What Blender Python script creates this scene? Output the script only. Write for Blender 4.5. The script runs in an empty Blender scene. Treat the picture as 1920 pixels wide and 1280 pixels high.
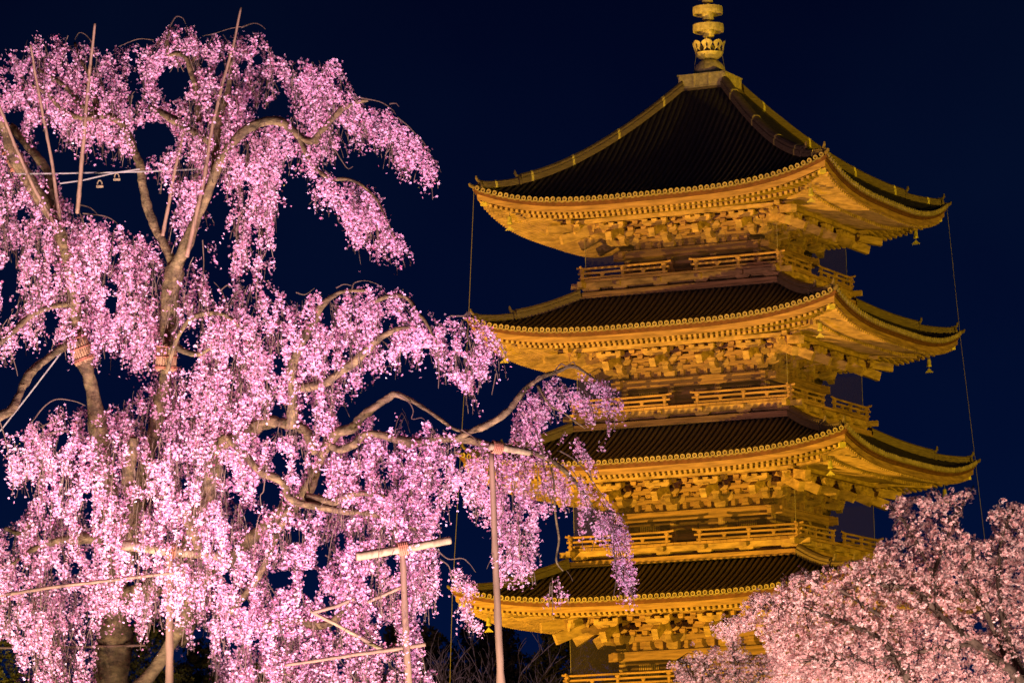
import bpy, math, random
import numpy as np
from mathutils import Matrix, Vector
SC = bpy.context.scene
COL = SC.collection
R_ = math.radians
rng = np.random.default_rng(11)
random.seed(5)

# ------------------------------------------------------------------ camera
F_PX, PITCH, PAN, ROLL = 8500.0, 0.130167, -0.0462193, 0.0266672
CAM = np.array([0.0, 0.0, 1.6])
_c, _s, _cp, _sp = math.cos(PAN), math.sin(PAN), math.cos(PITCH), math.sin(PITCH)
_r0 = np.array([_c, -_s, 0.0])
FWD = np.array([_cp * _s, _cp * _c, _sp])
_up = np.array([-_sp * _s, -_sp * _c, _cp])
RGT = math.cos(ROLL) * _r0 - math.sin(ROLL) * _up
UPV = math.sin(ROLL) * _r0 + math.cos(ROLL) * _up
cd = bpy.data.cameras.new('camera')
cam = bpy.data.objects.new('camera', cd)
COL.objects.link(cam)
cd.sensor_width = 36.0
cd.lens = F_PX / 1920.0 * 36.0
cd.clip_start, cd.clip_end = 1.0, 3000.0
cam.matrix_world = Matrix([[RGT[0], UPV[0], -FWD[0], CAM[0]], [RGT[1], UPV[1], -FWD[1], CAM[1]],
                           [RGT[2], UPV[2], -FWD[2], CAM[2]], [0, 0, 0, 1]])
SC.camera = cam

def P(px, py, d):
    """point that stands d metres away in the direction of a photo pixel"""
    return CAM + d * (FWD + (px - 960) / F_PX * RGT + (640 - py) / F_PX * UPV)

# ------------------------------------------------------------------ night sky
w = bpy.data.worlds.new('World')
SC.world = w
w.use_nodes = True
nt = w.node_tree
nt.nodes.clear()
wo = nt.nodes.new('ShaderNodeOutputWorld'); bg = nt.nodes.new('ShaderNodeBackground')
tc = nt.nodes.new('ShaderNodeTexCoord'); sx = nt.nodes.new('ShaderNodeSeparateXYZ')
cr = nt.nodes.new('ShaderNodeValToRGB')
nz = nt.nodes.new('ShaderNodeTexNoise'); nz.inputs['Scale'].default_value = 9.0; nz.inputs['Detail'].default_value = 3
mx = nt.nodes.new('ShaderNodeMix'); mx.data_type = 'RGBA'; mx.blend_type = 'ADD'
nr = nt.nodes.new('ShaderNodeValToRGB')
nr.color_ramp.elements[0].position = .5; nr.color_ramp.elements[0].color = (0, 0, 0, 1)
nr.color_ramp.elements[1].position = .8; nr.color_ramp.elements[1].color = (0.0006, 0.0022, 0.0045, 1)
nt.links.new(tc.outputs['Generated'], sx.inputs[0]); nt.links.new(sx.outputs['Z'], cr.inputs[0])
nt.links.new(tc.outputs['Generated'], nz.inputs['Vector']); nt.links.new(nz.outputs[0], nr.inputs[0])
e = cr.color_ramp.elements
e[0].position = 0.0; e[0].color = (0.0012, 0.0085, 0.055, 1)
e[1].position = 0.22; e[1].color = (0.0004, 0.0018, 0.0130, 1)
e2 = e.new(0.10); e2.color = (0.0005, 0.0042, 0.0290, 1)
e3 = e.new(0.16); e3.color = (0.0005, 0.0028, 0.0200, 1)
mx.inputs[0].default_value = 1.0
nt.links.new(cr.outputs[0], mx.inputs[6]); nt.links.new(nr.outputs[0], mx.inputs[7])
nt.links.new(mx.outputs[2], bg.inputs[0]); bg.inputs[1].default_value = .92
nt.links.new(bg.outputs[0], wo.inputs[0])
SC.view_settings.view_transform = 'Standard'; SC.view_settings.look = 'None'
SC.view_settings.exposure = 0.0; SC.view_settings.gamma = 1.0; SC.view_settings.use_curve_mapping = False
SC.cycles.use_denoising = True
SC.cycles.max_bounces = 6; SC.cycles.transparent_max_bounces = 12
SC.cycles.caustics_reflective = False; SC.cycles.caustics_refractive = False

# ------------------------------------------------------------------ floodlights (the illumination of the temple garden) and one added fill lamp
def flood(name, loc, aim, power, color, size_deg, radius=.4, blend=.5):
    l = bpy.data.lights.new(name, 'SPOT'); o = bpy.data.objects.new(name, l); COL.objects.link(o)
    l.energy = power; l.color = color; l.spot_size = R_(size_deg); l.spot_blend = blend; l.shadow_soft_size = radius
    o.location = loc
    o.rotation_euler = (Vector(aim) - Vector(loc)).to_track_quat('-Z', 'Y').to_euler()
    return o
D = 195.0
flood('floodlight', (-36, 164, .8), (0, 195, 26), 185e3, (1.0, .49, .038), 50)
flood('floodlight', (49, 112, .8), (0, 195, 23), 215e3, (1.0, .58, .012), 26)
flood('floodlight', (52, 172, .8), (3, 195, 20), 18e3, (1.0, .58, .01), 60)
flood('floodlight', (-26, 112, .8), (0, 195, 35), 60e3, (1.0, .46, .40), 18)
flood('floodlight', (-40, 196, .8), (-14, 228, 12), 32e3, (.95, .62, .72), 80)  # added fill lamp, brightens the dark wood behind the pagoda

# ------------------------------------------------------------------ materials
def mat(name, col, rough=.7, noise=None, bump=0, attr=None, spec=.3, metal=0, stretch=(1, 1, 1), trans=0, coord='Object', bscale=None):
    m = bpy.data.materials.new(name); m.use_nodes = True
    n = m.node_tree.nodes; L = m.node_tree.links
    b = n['Principled BSDF']
    b.inputs['Roughness'].default_value = rough; b.inputs['Specular IOR Level'].default_value = spec
    b.inputs['Metallic'].default_value = metal
    b.inputs['Base Color'].default_value = (*col, 1)
    src = None
    if attr:
        a = n.new('ShaderNodeAttribute'); a.attribute_name = 'Col'; src = a.outputs[0]
    if noise:
        sc, lo, hi = noise
        t = n.new('ShaderNodeTexCoord'); mp = n.new('ShaderNodeMapping'); mp.inputs['Scale'].default_value = stretch
        L.new(t.outputs[coord], mp.inputs[0])
        q = n.new('ShaderNodeTexNoise'); q.inputs['Scale'].default_value = sc; q.inputs['Detail'].default_value = 6
        q.inputs['Roughness'].default_value = .62
        L.new(mp.outputs[0], q.inputs['Vector'])
        r = n.new('ShaderNodeValToRGB')
        r.color_ramp.elements[0].position = .3; r.color_ramp.elements[1].position = .72
        r.color_ramp.elements[0].color = (*[c * lo for c in col], 1); r.color_ramp.elements[1].color = (*[min(1, c * hi) for c in col], 1)
        L.new(q.outputs[0], r.inputs[0]); src = r.outputs[0]
        if bump:
            bp = n.new('ShaderNodeBump'); bp.inputs['Strength'].default_value = bump; bp.inputs['Distance'].default_value = .03
            L.new(q.outputs[0], bp.inputs['Height']); L.new(bp.outputs[0], b.inputs['Normal'])
    if src: L.new(src, b.inputs['Base Color'])
    if trans:
        tr = n.new('ShaderNodeBsdfTranslucent'); ms = n.new('ShaderNodeMixShader'); ms.inputs[0].default_value = trans
        if src: L.new(src, tr.inputs[0])
        else: tr.inputs[0].default_value = (*col, 1)
        L.new(b.outputs[0], ms.inputs[1]); L.new(tr.outputs[0], ms.inputs[2])
        L.new(ms.outputs[0], n['Material Output'].inputs[0])
    return m
M_wood = mat('aged_wood', (.41, .29, .16), .8, (1.7, .42, 1.45), .35, stretch=(1, 1, 3))
M_wood2 = mat('aged_board', (.38, .245, .14), .8, (1.5, .42, 1.4), .3, stretch=(.6, .6, 6))
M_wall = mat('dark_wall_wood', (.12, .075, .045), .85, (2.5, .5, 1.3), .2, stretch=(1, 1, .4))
M_tile = mat('roof_tile', (.027, .026, .036), .42, (7, .55, 1.7), .3, spec=.4)
M_tend = mat('tile_end', (.42, .36, .26), .7, (2.2, .55, 1.35), 0)
M_bed = mat('tile_bed_board', (.14, .065, .045), .85, (4, .6, 1.3), .2)
M_ridge = mat('ridge_tile', (.16, .13, .09), .75, (3, .5, 1.5), .5, stretch=(1, 1, 9))
M_metal = mat('gilded_bronze', (.66, .60, .34), .55, (6, .55, 1.3), .2, metal=.15, spec=.5)
M_brass = mat('brass_cap', (.75, .68, .20), .5, (8, .7, 1.1), 0, metal=.1)
M_bell = mat('bell_bronze', (.55, .52, .16), .5, (8, .6, 1.2), 0, metal=.2)
M_tend2 = mat('tile_end_face', (.15, .11, .07), .8)
M_drip = mat('drip_tile', (.24, .20, .12), .8, (3, .5, 1.4), 0)
M_wire = mat('cable_metal', (.22, .20, .17), .5)
M_cable = mat('dull_cable', (.16, .15, .10), .6)
M_bark = mat('cherry_bark', (.105, .074, .030), .9, (6, .25, 1.9), 1.0, stretch=(1, 1, 2.2))
M_bark2 = mat('dark_bark', (.10, .07, .055), .9, (5, .5, 1.5), .6)
M_twig = mat('twig_bark', (.085, .055, .035), .9)
M_bamboo = mat('weathered_pole', (.165, .10, .056), .7, (2.2, .6, 1.25), .25, stretch=(3, 3, .35))
M_log = mat('log_wood', (.27, .20, .10), .75, (2.4, .45, 1.2), .4, stretch=(4, 4, 1))
M_straw = mat('straw_wrap', (.33, .20, .085), .85, (9, .5, 1.2), .5, stretch=(6, 6, .3))
M_rope = mat('rope', (.30, .12, .06), .9)
M_petal = mat('petal', (1, 1, 1), .7, attr=True, spec=.1, trans=.42)
M_leaf = mat('leaf', (1, 1, 1), .7, attr=True, spec=.2, trans=.25)
M_bare = mat('bare_branch', (.20, .155, .15), .9)
M_ground = mat('ground', (.10, .085, .06), .95, (.6, .5, 1.5), .4)
M_net = bpy.data.materials.new('bird_net'); M_net.use_nodes = True
_n = M_net.node_tree.nodes; _l = M_net.node_tree.links
_n.clear(); _o = _n.new('ShaderNodeOutputMaterial'); _m = _n.new('ShaderNodeMixShader')
_t = _n.new('ShaderNodeBsdfTransparent'); _d = _n.new('ShaderNodeBsdfDiffuse'); _d.inputs[0].default_value = (.13, .115, .17, 1)
_tl = _n.new('ShaderNodeBsdfTranslucent'); _tl.inputs[0].default_value = (.13, .115, .17, 1)
_a = _n.new('ShaderNodeMixShader'); _a.inputs[0].default_value = .5
_l.new(_d.outputs[0], _a.inputs[1]); _l.new(_tl.outputs[0], _a.inputs[2])
_m.inputs[0].default_value = .20
_l.new(_t.outputs[0], _m.inputs[1]); _l.new(_a.outputs[0], _m.inputs[2]); _l.new(_m.outputs[0], _o.inputs[0])

# ------------------------------------------------------------------ mesh builder
class MB:
    def __init__(s): s.v = []; s.f = []
    def add(s, vs, fs):
        k = len(s.v); s.v.extend([tuple(map(float, q)) for q in vs]); s.f.extend([tuple(i + k for i in f) for f in fs]); return s
    def box(s, c, d, rz=0):
        hx, hy, hz = d[0] / 2, d[1] / 2, d[2] / 2; co, si = math.cos(rz), math.sin(rz); vs = []
        for z in (-hz, hz):
            for x, y in ((-hx, -hy), (hx, -hy), (hx, hy), (-hx, hy)):
                vs.append((c[0] + co * x - si * y, c[1] + si * x + co * y, c[2] + z))
        return s.add(vs, [(3, 2, 1, 0), (4, 5, 6, 7), (0, 1, 5, 4), (1, 2, 6, 5), (2, 3, 7, 6), (3, 0, 4, 7)])
    def beam(s, p0, p1, wd, ht, up=(0, 0, 1)):
        p0 = np.array(p0, float); p1 = np.array(p1, float); a = p1 - p0; a /= np.linalg.norm(a)
        sd = np.cross(a, up); sd /= np.linalg.norm(sd); u = np.cross(sd, a)
        vs = [p + sd * i * wd / 2 + u * j * ht / 2 for p in (p0, p1) for i, j in ((-1, -1), (1, -1), (1, 1), (-1, 1))]
        return s.add(vs, [(0, 1, 2, 3), (7, 6, 5, 4), (0, 4, 5, 1), (1, 5, 6, 2), (2, 6, 7, 3), (3, 7, 4, 0)])
    def prism(s, prof, axis0, axis1, axn, org, th):
        """extrude a 2-D outline (axis0, axis1) by +-th/2 along axn"""
        org = np.array(org, float); a0 = np.array(axis0, float); a1 = np.array(axis1, float); an = np.array(axn, float); n = len(prof)
        vs = [org + a0 * x + a1 * y - an * th / 2 for x, y in prof] + [org + a0 * x + a1 * y + an * th / 2 for x, y in prof]
        fs = [tuple(range(n - 1, -1, -1)), tuple(range(n, 2 * n))] + [(i, (i + 1) % n, n + (i + 1) % n, n + i) for i in range(n)]
        return s.add(vs, fs)
    def tube(s, pts, rad, n=6, cap=True):
        pts = np.array(pts, float); m = len(pts)
        rad = np.full(m, rad) if np.isscalar(rad) else np.array(rad, float)
        t = np.gradient(pts, axis=0); t /= (np.linalg.norm(t, axis=1)[:, None] + 1e-12)
        ref = np.array([0.0, 0, 1]) if abs(t[0][2]) < .9 else np.array([1.0, 0, 0])
        u = np.cross(ref, t[0]); u /= np.linalg.norm(u); vs = []
        for i in range(m):
            u = u - t[i] * (u @ t[i]); u /= (np.linalg.norm(u) + 1e-12); v = np.cross(t[i], u)
            for k in range(n):
                a = 2 * math.pi * k / n
                vs.append(pts[i] + rad[i] * (math.cos(a) * u + math.sin(a) * v))
        fs = [(i * n + k, i * n + (k + 1) % n, (i + 1) * n + (k + 1) % n, (i + 1) * n + k) for i in range(m - 1) for k in range(n)]
        if cap: fs += [tuple(range(n - 1, -1, -1)), tuple(range((m - 1) * n, m * n))]
        return s.add(vs, fs)
    def strip(s, secs, closed=True, cap=True):
        """loft between equal-length cross sections"""
        n = len(secs[0]); vs = [p for q in secs for p in q]; m = len(secs)
        fs = [(i * n + k, i * n + (k + 1) % n, (i + 1) * n + (k + 1) % n, (i + 1) * n + k) for i in range(m - 1) for k in range(n if closed else n - 1)]
        if cap and closed: fs += [tuple(range(n - 1, -1, -1)), tuple(range((m - 1) * n, m * n))]
        return s.add(vs, fs)
    def lathe(s, prof, c=(0, 0, 0), n=24):
        vs = [(c[0] + r * math.cos(2 * math.pi * k / n), c[1] + r * math.sin(2 * math.pi * k / n), c[2] + z) for r, z in prof for k in range(n)]
        fs = [(i * n + k, i * n + (k + 1) % n, (i + 1) * n + (k + 1) % n, (i + 1) * n + k) for i in range(len(prof) - 1) for k in range(n)]
        return s.add(vs, fs)
    def build(s, name, m, parent=None, smooth=False, loc=None, rz=0):
        me = bpy.data.meshes.new(name); me.from_pydata(s.v, [], s.f)
        for mm in (m if isinstance(m, (list, tuple)) else [m]): me.materials.append(mm)
        if getattr(s, 'mi', None): me.polygons.foreach_set('material_index', [s.mi.get(k, 0) for k in range(len(s.f))])
        if smooth: me.polygons.foreach_set('use_smooth', [True] * len(me.polygons))
        me.update()
        return link(name, me, parent, loc, rz)
def link(name, me, parent=None, loc=None, rz=0):
    o = bpy.data.objects.new(name, me); COL.objects.link(o)
    if parent: o.parent = parent
    if loc is not None: o.location = loc
    o.rotation_euler = (0, 0, rz)
    return o
def empty(name, loc=(0, 0, 0), rz=0):
    o = bpy.data.objects.new(name, None); COL.objects.link(o); o.location = loc; o.rotation_euler = (0, 0, rz); return o
def tag(o, label=None, cat=None, group=None, kind=None):
    if label: o['label'] = label
    if cat: o['category'] = cat
    if group: o['group'] = group
    if kind: o['kind'] = kind
    return o
def spun(o, name, rz):
    """copy of a part (and of its sub-parts) turned about the pagoda axis"""
    c = o.copy(); COL.objects.link(c); c.rotation_euler = (0, 0, rz)
    for ch in o.children:
        g = ch.copy(); COL.objects.link(g); g.parent = c
    return c
def face4(o):
    for q in (1, 2, 3): spun(o, o.name, q * math.pi / 2)
    return o

# ------------------------------------------------------------------ ground
g = MB(); g.add([(-900, -100, 0), (900, -100, 0), (900, 1500, 0), (-900, 1500, 0)], [(0, 1, 2, 3)])
tag(g.build('ground', M_ground), kind='structure')

# ------------------------------------------------------------------ pagoda
YAW = 0.4233294 - math.pi / 4
pag = tag(empty('pagoda', (0, D, 0), YAW), 'five storey wooden pagoda floodlit gold with dark tiled roofs', 'pagoda')
#        eave half, eave tip z, lift, balcony half, balcony z, plate ring half, plate z
ST = [None,
      dict(E=9.34, tip=10.25, lift=.75, F=None, fz=1.2, W=4.15, pz=7.65),
      dict(E=8.99, tip=15.99, lift=.80, F=5.44, fz=11.92, W=3.80, pz=13.38),
      dict(E=8.636, tip=21.66, lift=.76, F=5.207, fz=17.79, W=3.58, pz=19.27),
      dict(E=8.266, tip=27.417, lift=.86, F=4.97, fz=23.61, W=3.46, pz=24.99),
      dict(E=7.977, tip=33.127, lift=1.0, F=4.585, fz=29.34, W=3.25, pz=30.61)]
BELLS = []
def story(i):
    S = ST[i]; E, W, pz = S['E'], S['W'], S['pz']
    zt = S['tip'] - S['lift']
    lift = lambda x: S['lift'] * min(1.05, abs(x) / E) ** 3.4
    # roof profile: (out, z) concave
    if i < 5: top_o, top_z = ST[i + 1]['F'] + .02, ST[i + 1]['fz'] - .86
    else: top_o, top_z = 1.0, 37.80
    cv = .43 if i == 5 else .34
    def prof(o):
        t = (E - o) / (E - top_o); t = min(max(t, 0), 1)
        return zt + .03 + (top_z - zt - .03) * ((1 - cv) * t + cv * t * t)
    def rz(x, o): return prof(o) + lift(x) * min(1, (o - top_o) / (E - top_o) * 1.0 + .0) ** .6 if o > top_o else prof(o)
    # --- slope with tile ribs (one face, then turned)
    m = MB(); NO = 12
    os_ = [E - (E - top_o) * (k / NO) for k in range(NO + 1)]
    us = np.linspace(-1, 1, 41)
    rows = [[(u * o, -o, rz(u * o, o)) for u in us] for o in os_]
    m.strip(rows, closed=False, cap=False)
    pitch = .268; nr = int(2 * (E - .12) / pitch); xs = (np.arange(nr + 1) - nr / 2) * pitch
    rr = .088
    for x in xs + rng.normal(0, .006, len(xs)):
        o1 = max(abs(x) + .05, top_o)
        if E - o1 < .25: continue
        seg = max(3, int((E - o1) / .7)); secs = []
        for k in range(seg + 1):
            o = E + .02 - (E + .02 - o1) * k / seg; z = rz(x, o) + .02
            secs.append([(x + rr * math.cos(a), -o, z + rr * 1.15 * math.sin(a)) for a in (0, .6, 1.2, math.pi - 1.2, math.pi - .6, math.pi)])
        m.strip(secs, closed=False, cap=False)
    sl = m.build('roof_slope', M_tile, pag)
    # round tile ends + flat drip tiles between
    m = MB(); m.mi = {}
    for x in xs:
        z = rz(x, E) + .085 + rng.normal(0, .008); n = 12
        ring = lambda r, y: [(x + r * math.cos(2 * math.pi * k / n), -(E + y), z + r * math.sin(2 * math.pi * k / n)) for k in range(n)]
        m.strip([ring(.100, .0), ring(.100, .07), ring(.064, .07), ring(.060, .03)], cap=False)
        k0 = len(m.f); m.strip([ring(.060, .03), ring(.004, .035)], cap=False)
        for k in range(k0, len(m.f)): m.mi[k] = 1
    k0 = len(m.f)
    for x in (xs[:-1] + xs[1:]) / 2:
        z = rz(x, E)
        m.add([(x - .13, -(E + .03), z + .02), (x - .06, -(E + .03), z - .055), (x + .06, -(E + .03), z - .055), (x + .13, -(E + .03), z + .02),
               (x - .13, -(E - .02), z + .02), (x + .13, -(E - .02), z + .02), (x - .06, -(E - .02), z - .055), (x + .06, -(E - .02), z - .055)],
              [(0, 1, 2, 3), (1, 6, 7, 2), (0, 4, 6, 1), (3, 2, 7, 5)])
    for k in range(k0, len(m.f)): m.mi[k] = 2
    m.build('eave_tile_row', [M_tend, M_tend2, M_drip], sl)
    face4(sl)
    # --- swept boards following the eave curve
    def sweep(mm, o0, o1, z0, z1, segs=36, k=1.0, over=0.0):
        secs = []
        for u in np.linspace(-1, 1, segs + 1):
            q = []
            for o, z in ((o0, z0), (o0, z1), (o1, z1), (o1, z0)):
                x = u * (o + over); q.append((x, -o, zt + z + k * lift(u * E)))
            secs.append(q)
        mm.strip(secs)
    m = MB(); sweep(m, E + .0, E - .35, -.07, .03); sweep(m, E - .06, E - .34, -.17, -.072)
    ev = m.build('eave_edge', M_bed, pag)
    m = MB(); sweep(m, E - .12, E - .36, -.42, -.175); m.build('fascia_board', M_wood2, ev)
    face4(ev)
    # --- rafters: flying tier then base tier, running back to the hip rafter
    p2 = .243
    ff = lambda x, o: -.43 + .155 * (E - o) + lift(x) * max(0, (o - W) / (E - W)) ** .75
    m = MB(); nn = int((E - .5) / p2)
    for k in range(-nn, nn + 1):
        x = k * p2; oi = max(E - 1.75, abs(x) + .10)
        if E - .22 - oi < .12: continue
        z0, z1 = zt + ff(x, E - .2), zt + ff(x, oi)
        m.beam((x, -(E - .2), z0 - .055), (x, -oi, z1 - .055), .115, .125)
    # soffit board over the flying rafters
    rows = [[(u * o, -o, zt + ff(u * o, o) + .012) for u in np.linspace(-1, 1, 33)] for o in (E - .16, E - .9, E - 1.75)]
    m.strip(rows, closed=False, cap=False)
    fr = m.build('flying_rafter_row', M_wood, pag)
    kz = lambda x: zt - .12 + lift(x) * max(0, (E - 1.7 - W) / (E - W)) ** .75
    m = MB()
    secs = []
    for u in np.linspace(-1, 1, 33):
        q = []
        for o, dz in ((E - 1.60, -.21), (E - 1.60, -.115), (E - 1.82, -.10), (E - 1.82, -.21)):
            q.append((u * o, -o, kz(u * o) + dz))
        secs.append(q)
    m.strip(secs)
    m.build('rafter_tie', M_wood2, fr)
    face4(fr)
    fb = lambda x, o: -.30 + .15 * (E - 1.6 - o) + lift(x) * max(0, (o - W) / (E - W)) ** .75
    m = MB(); nn = int((E - 1.75) / p2)
    for k in range(-nn, nn + 1):
        x = k * p2; oi = max(W - .1, abs(x) + .12)
        if E - 1.50 - oi < .12: continue
        m.beam((x, -(E - 1.50), zt + fb(x, E - 1.5) - .075), (x, -oi, zt + fb(x, oi) - .075), .125, .15)
    rows = [[(u * o, -o, zt + fb(u * o, o) + .012) for u in np.linspace(-1, 1, 33)] for o in (E - 1.58, E - 2.6, W + .6, W - .12)]
    m.strip(rows, closed=False, cap=False)
    br = m.build('base_rafter_row', M_wood, pag)
    face4(br)
    # --- purlin carried by the outer bracket step
    gp = W - .28 + 1.78
    zb = lambda o: zt + fb(0, o) - .155       # underside of the base rafters at mid face
    H = zb(gp) - pz                           # from plate top to rafters
    m = MB()
    pe = gp + .55
    m.box((0, -gp, pz + H - .10), (2 * pe, .22, .17))
    pl = m.build('eave_purlin', M_wood, pag); face4(pl)
    # --- bracket clusters
    b = W - .28
    def curve_arm(mm, half, z0, h, org, ax, th):
        """boat shaped bracket arm, underside rounded up at both ends"""
        pr = [(-half, z0 + h), (-half, z0 + h * .55), (-half + h * .35, z0 + h * .18), (-half + h * .9, z0), (half - h * .9, z0), (half - h * .35, z0 + h * .18), (half, z0 + h * .55), (half, z0 + h)]
        ax = np.array(ax, float); an = np.array((-ax[1], ax[0], 0))
        mm.prism(pr, ax, (0, 0, 1), an, org, th)
    def block(mm, c, s, h):
        x, y, z = c; a, d = s / 2, s / 2 * .68
        vs = [(x - d, y - d, z), (x + d, y - d, z), (x + d, y + d, z), (x - d, y + d, z)]
        vs += [(x + i * a, y + j * a, z + h * .45) for i, j in ((-1, -1), (1, -1), (1, 1), (-1, 1))]
        vs += [(x + i * a, y + j * a, z + h) for i, j in ((-1, -1), (1, -1), (1, 1), (-1, 1))]
        mm.add(vs, [(3, 2, 1, 0), (0, 1, 5, 4), (1, 2, 6, 5), (2, 3, 7, 6), (3, 0, 4, 7), (4, 5, 9, 8), (5, 6, 10, 9), (6, 7, 11, 10), (7, 4, 8, 11), (8, 9, 10, 11)])
    u = H / 1.16
    st = .58
    def cluster(mm, x0, y0, d, rot=0, sc=1.0, corner=False):
        """d: unit outward vector; arms step outward three times and carry a long tail rafter"""
        d = np.array(d, float); t = np.array((-d[1], d[0], 0)); o = np.array((x0, y0, pz), float)
        block(mm, o, .50, .26 * u)
        zz = .23 * u
        # first tier
        L1 = st * sc
        mm.prism([(-.25, zz), (L1 - .1, zz), (L1 + .10, zz + .07 * u), (L1 + .16, zz + .2 * u), (-.25, zz + .2 * u)], d, (0, 0, 1), t, o, .24)
        if not corner: curve_arm(mm, .56, zz + .006, .22 * u, o, t, .21)
        q = o + d * L1; block(mm, q + (0, 0, zz + .2 * u), .34, .13 * u)
        for k in (-1, 1):
            if not corner: block(mm, o + t * k * .42 + (0, 0, zz + .2 * u), .25, .13 * u)
        z2 = zz + .32 * u
        curve_arm(mm, .54, z2, .20 * u, q, t, .20)
        for k in (-1, 0, 1): block(mm, q + t * k * .40 + (0, 0, z2 + .18 * u), .24, .12 * u)
        # second tier
        L2 = 2 * st * sc
        mm.prism([(-.2, z2 + .012), (L2 - .12, z2 + .012), (L2 + .09, z2 + .08 * u), (L2 + .14, z2 + .19 * u), (-.2, z2 + .19 * u)], d, (0, 0, 1), t, o, .236)
        q2 = o + d * L2; block(mm, q2 + (0, 0, z2 + .19 * u), .32, .12 * u)
        z3 = z2 + .29 * u
        curve_arm(mm, .46, z3, .15 * u, q2, t, .155)
        # tail rafter sloping down and out through the second step
        a0 = o + d * (.55 * sc) + (0, 0, 1.04 * u); a1 = o + d * (gp - b + .42) * sc + (0, 0, .40 * u)
        mm.beam(a0, a1, .27, .33 * u)
        # outer step: block and arm under the purlin
        q3 = o + d * (gp - b) * sc
        block(mm, q3 + (0, 0, .62 * u), .30, .12 * u)
        curve_arm(mm, .55, .70 * u, .18 * u, q3, t, .17)
        for k in (-1, 0, 1): block(mm, q3 + t * k * .44 + (0, 0, .86 * u), .24, .09 * u)
    xs4 = [-b, -b / 3, b / 3, b]
    for x in xs4:
        m = MB(); cluster(m, x, -b, (0, -1, 0))
        bc = m.build('bracket_cluster', M_wood, pag); face4(bc)
    m = MB(); cluster(m, b, -b, (math.sqrt(.5), -math.sqrt(.5), 0), sc=1.41, corner=True)
    # second, lower tail beam of the corner
    dd = np.array((math.sqrt(.5), -math.sqrt(.5), 0)); o = np.array((b, -b, pz))
    m.beam(o + dd * 1.2 + (0, 0, 1.02 * u), o + dd * 3.75 + (0, 0, .74 * u), .25, .30 * u)
    cc = m.build('corner_bracket', M_wood, pag); face4(cc)
    # --- stacked wall beams and blocks behind the brackets, struts between
    m = MB()
    lv = [(.0, .02), (.30, .16), (.56, .15), (.80, .15), (1.02, .16)]
    for k, (z, h) in enumerate(lv[1:]):
        m.box((0, -b - .0 - .012 * k, pz + (z + h / 2) * u), (2 * b + .5, .16, h * u))
        n = int(2 * b / .62)
        for j in range(n + 1):
            x = -b + .18 + (2 * b - .36) * (j + (.5 if k % 2 else 0)) / n
            if x > b - .1: continue
            zz = pz + (z + h) * u
            if k < 3: block(m, (x, -b - .02, zz - .004), .27, (lv[k + 2][0] - z - h) * u + .004)
    # board infill
    m.box((0, -b + .10, pz + .6 * u), (2 * b + .2, .06, 1.25 * u))
    # struts between the columns: broad base, waisted block on top
    for k in (-1, 0, 1):
        xc = k * 2 * b / 3
        m.prism([(-.30, 0), (.30, 0), (.16, .10 * u), (.11, .2 * u), (-.11, .2 * u), (-.16, .10 * u)], (1, 0, 0), (0, 0, 1), (0, -1, 0), (xc, -b - .03, pz), .2)
        block(m, (xc, -b - .03, pz + .198 * u), .27, .105 * u)
        for s2 in (-1, 1):
            m.box((xc + s2 * b * .17, -b - .03, pz + .145 * u), (.16, .16, .29 * u))
    # stepped rows of beams and blocks corbelled out to the purlin, closed by boards
    prev = b + .05
    for k, (o_, za, zb_) in enumerate(((b + st * .80, .60, .80), (b + st * 1.62, .84, 1.0), (gp - .42, 1.0, 1.12))):
        m.box((0, -o_, pz + (za + zb_) / 2 * u), (2 * o_ + .3, .15, (zb_ - za) * u - .006 * k))
        m.box((0, -(prev + o_) / 2, pz + (zb_ - .03) * u), (2 * o_ - .3, o_ - prev + .05, .03))
        n = int(2 * o_ / .56)
        for j in range(n + 1):
            x = -o_ + 2 * o_ * (j + (.5 if k % 2 else 0)) / n
            if abs(x) < o_: block(m, (x, -o_ - .01, pz + (za - .13) * u), .25, .13 * u)
        prev = o_
    m.box((0, -(prev + gp) / 2, pz + 1.10 * u), (2 * gp - .3, gp - prev + .05, .03))
    wb = m.build('bracket_wall', M_wood2, pag); face4(wb)
    # --- head tie beam (overshooting the corners) and plate
    m = MB(); m.box((0, -b - .13, pz - .20), (2 * W + .62, .20, .34)); m.box((0, -b - .10, pz - .012), (2 * W + .3, .42, .05))
    hb = m.build('head_beam', M_wood2, pag); face4(hb)
    # --- wall: columns, boards, doors, lattice windows
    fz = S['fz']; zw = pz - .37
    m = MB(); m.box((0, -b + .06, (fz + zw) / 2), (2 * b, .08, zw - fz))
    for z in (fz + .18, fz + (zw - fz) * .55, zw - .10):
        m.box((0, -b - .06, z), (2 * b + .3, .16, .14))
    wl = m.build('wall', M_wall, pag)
    m = MB()
    for x in xs4:
        m.tube([(x, -b, fz), (x, -b, zw)], .2, 14)
    m.build('column', M_wood, wl)
    if zw - fz > .5:
        m = MB(); hh = zw - fz
        for s2 in (-1, 1): m.box((s2 * b / 6.2, -b - .03, fz + hh * .5), (b / 3.3, .07, hh * .86))
        m.build('door', M_wood2, wl)
        for s2 in (-1, 1):
            m = MB(); xc = s2 * b * .667
            for k in range(11): m.box((xc - .42 + k * .084, -b - .02, fz + hh * .62), (.04, .06, hh * .5))
            for z in (.37, .87): m.box((xc, -b - .035, fz + hh * z), (.98, .08, .07))
            m.build('lattice_window', M_wood, wl)
    face4(wl)
    # --- hip rafters below the corner, brass shoe on the tip
    dg = lambda o, z: (o, -o, z)
    m = MB(); z_tip = zt + S['lift'] - .50
    m.beam(dg(E - 2.1, z_tip - .20), dg(E - .42, z_tip - .08), .24, .30)
    m.beam(dg(W - .3, zt + fb(0, W) - .2), dg(E - 1.62, z_tip - .42), .28, .34)
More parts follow.
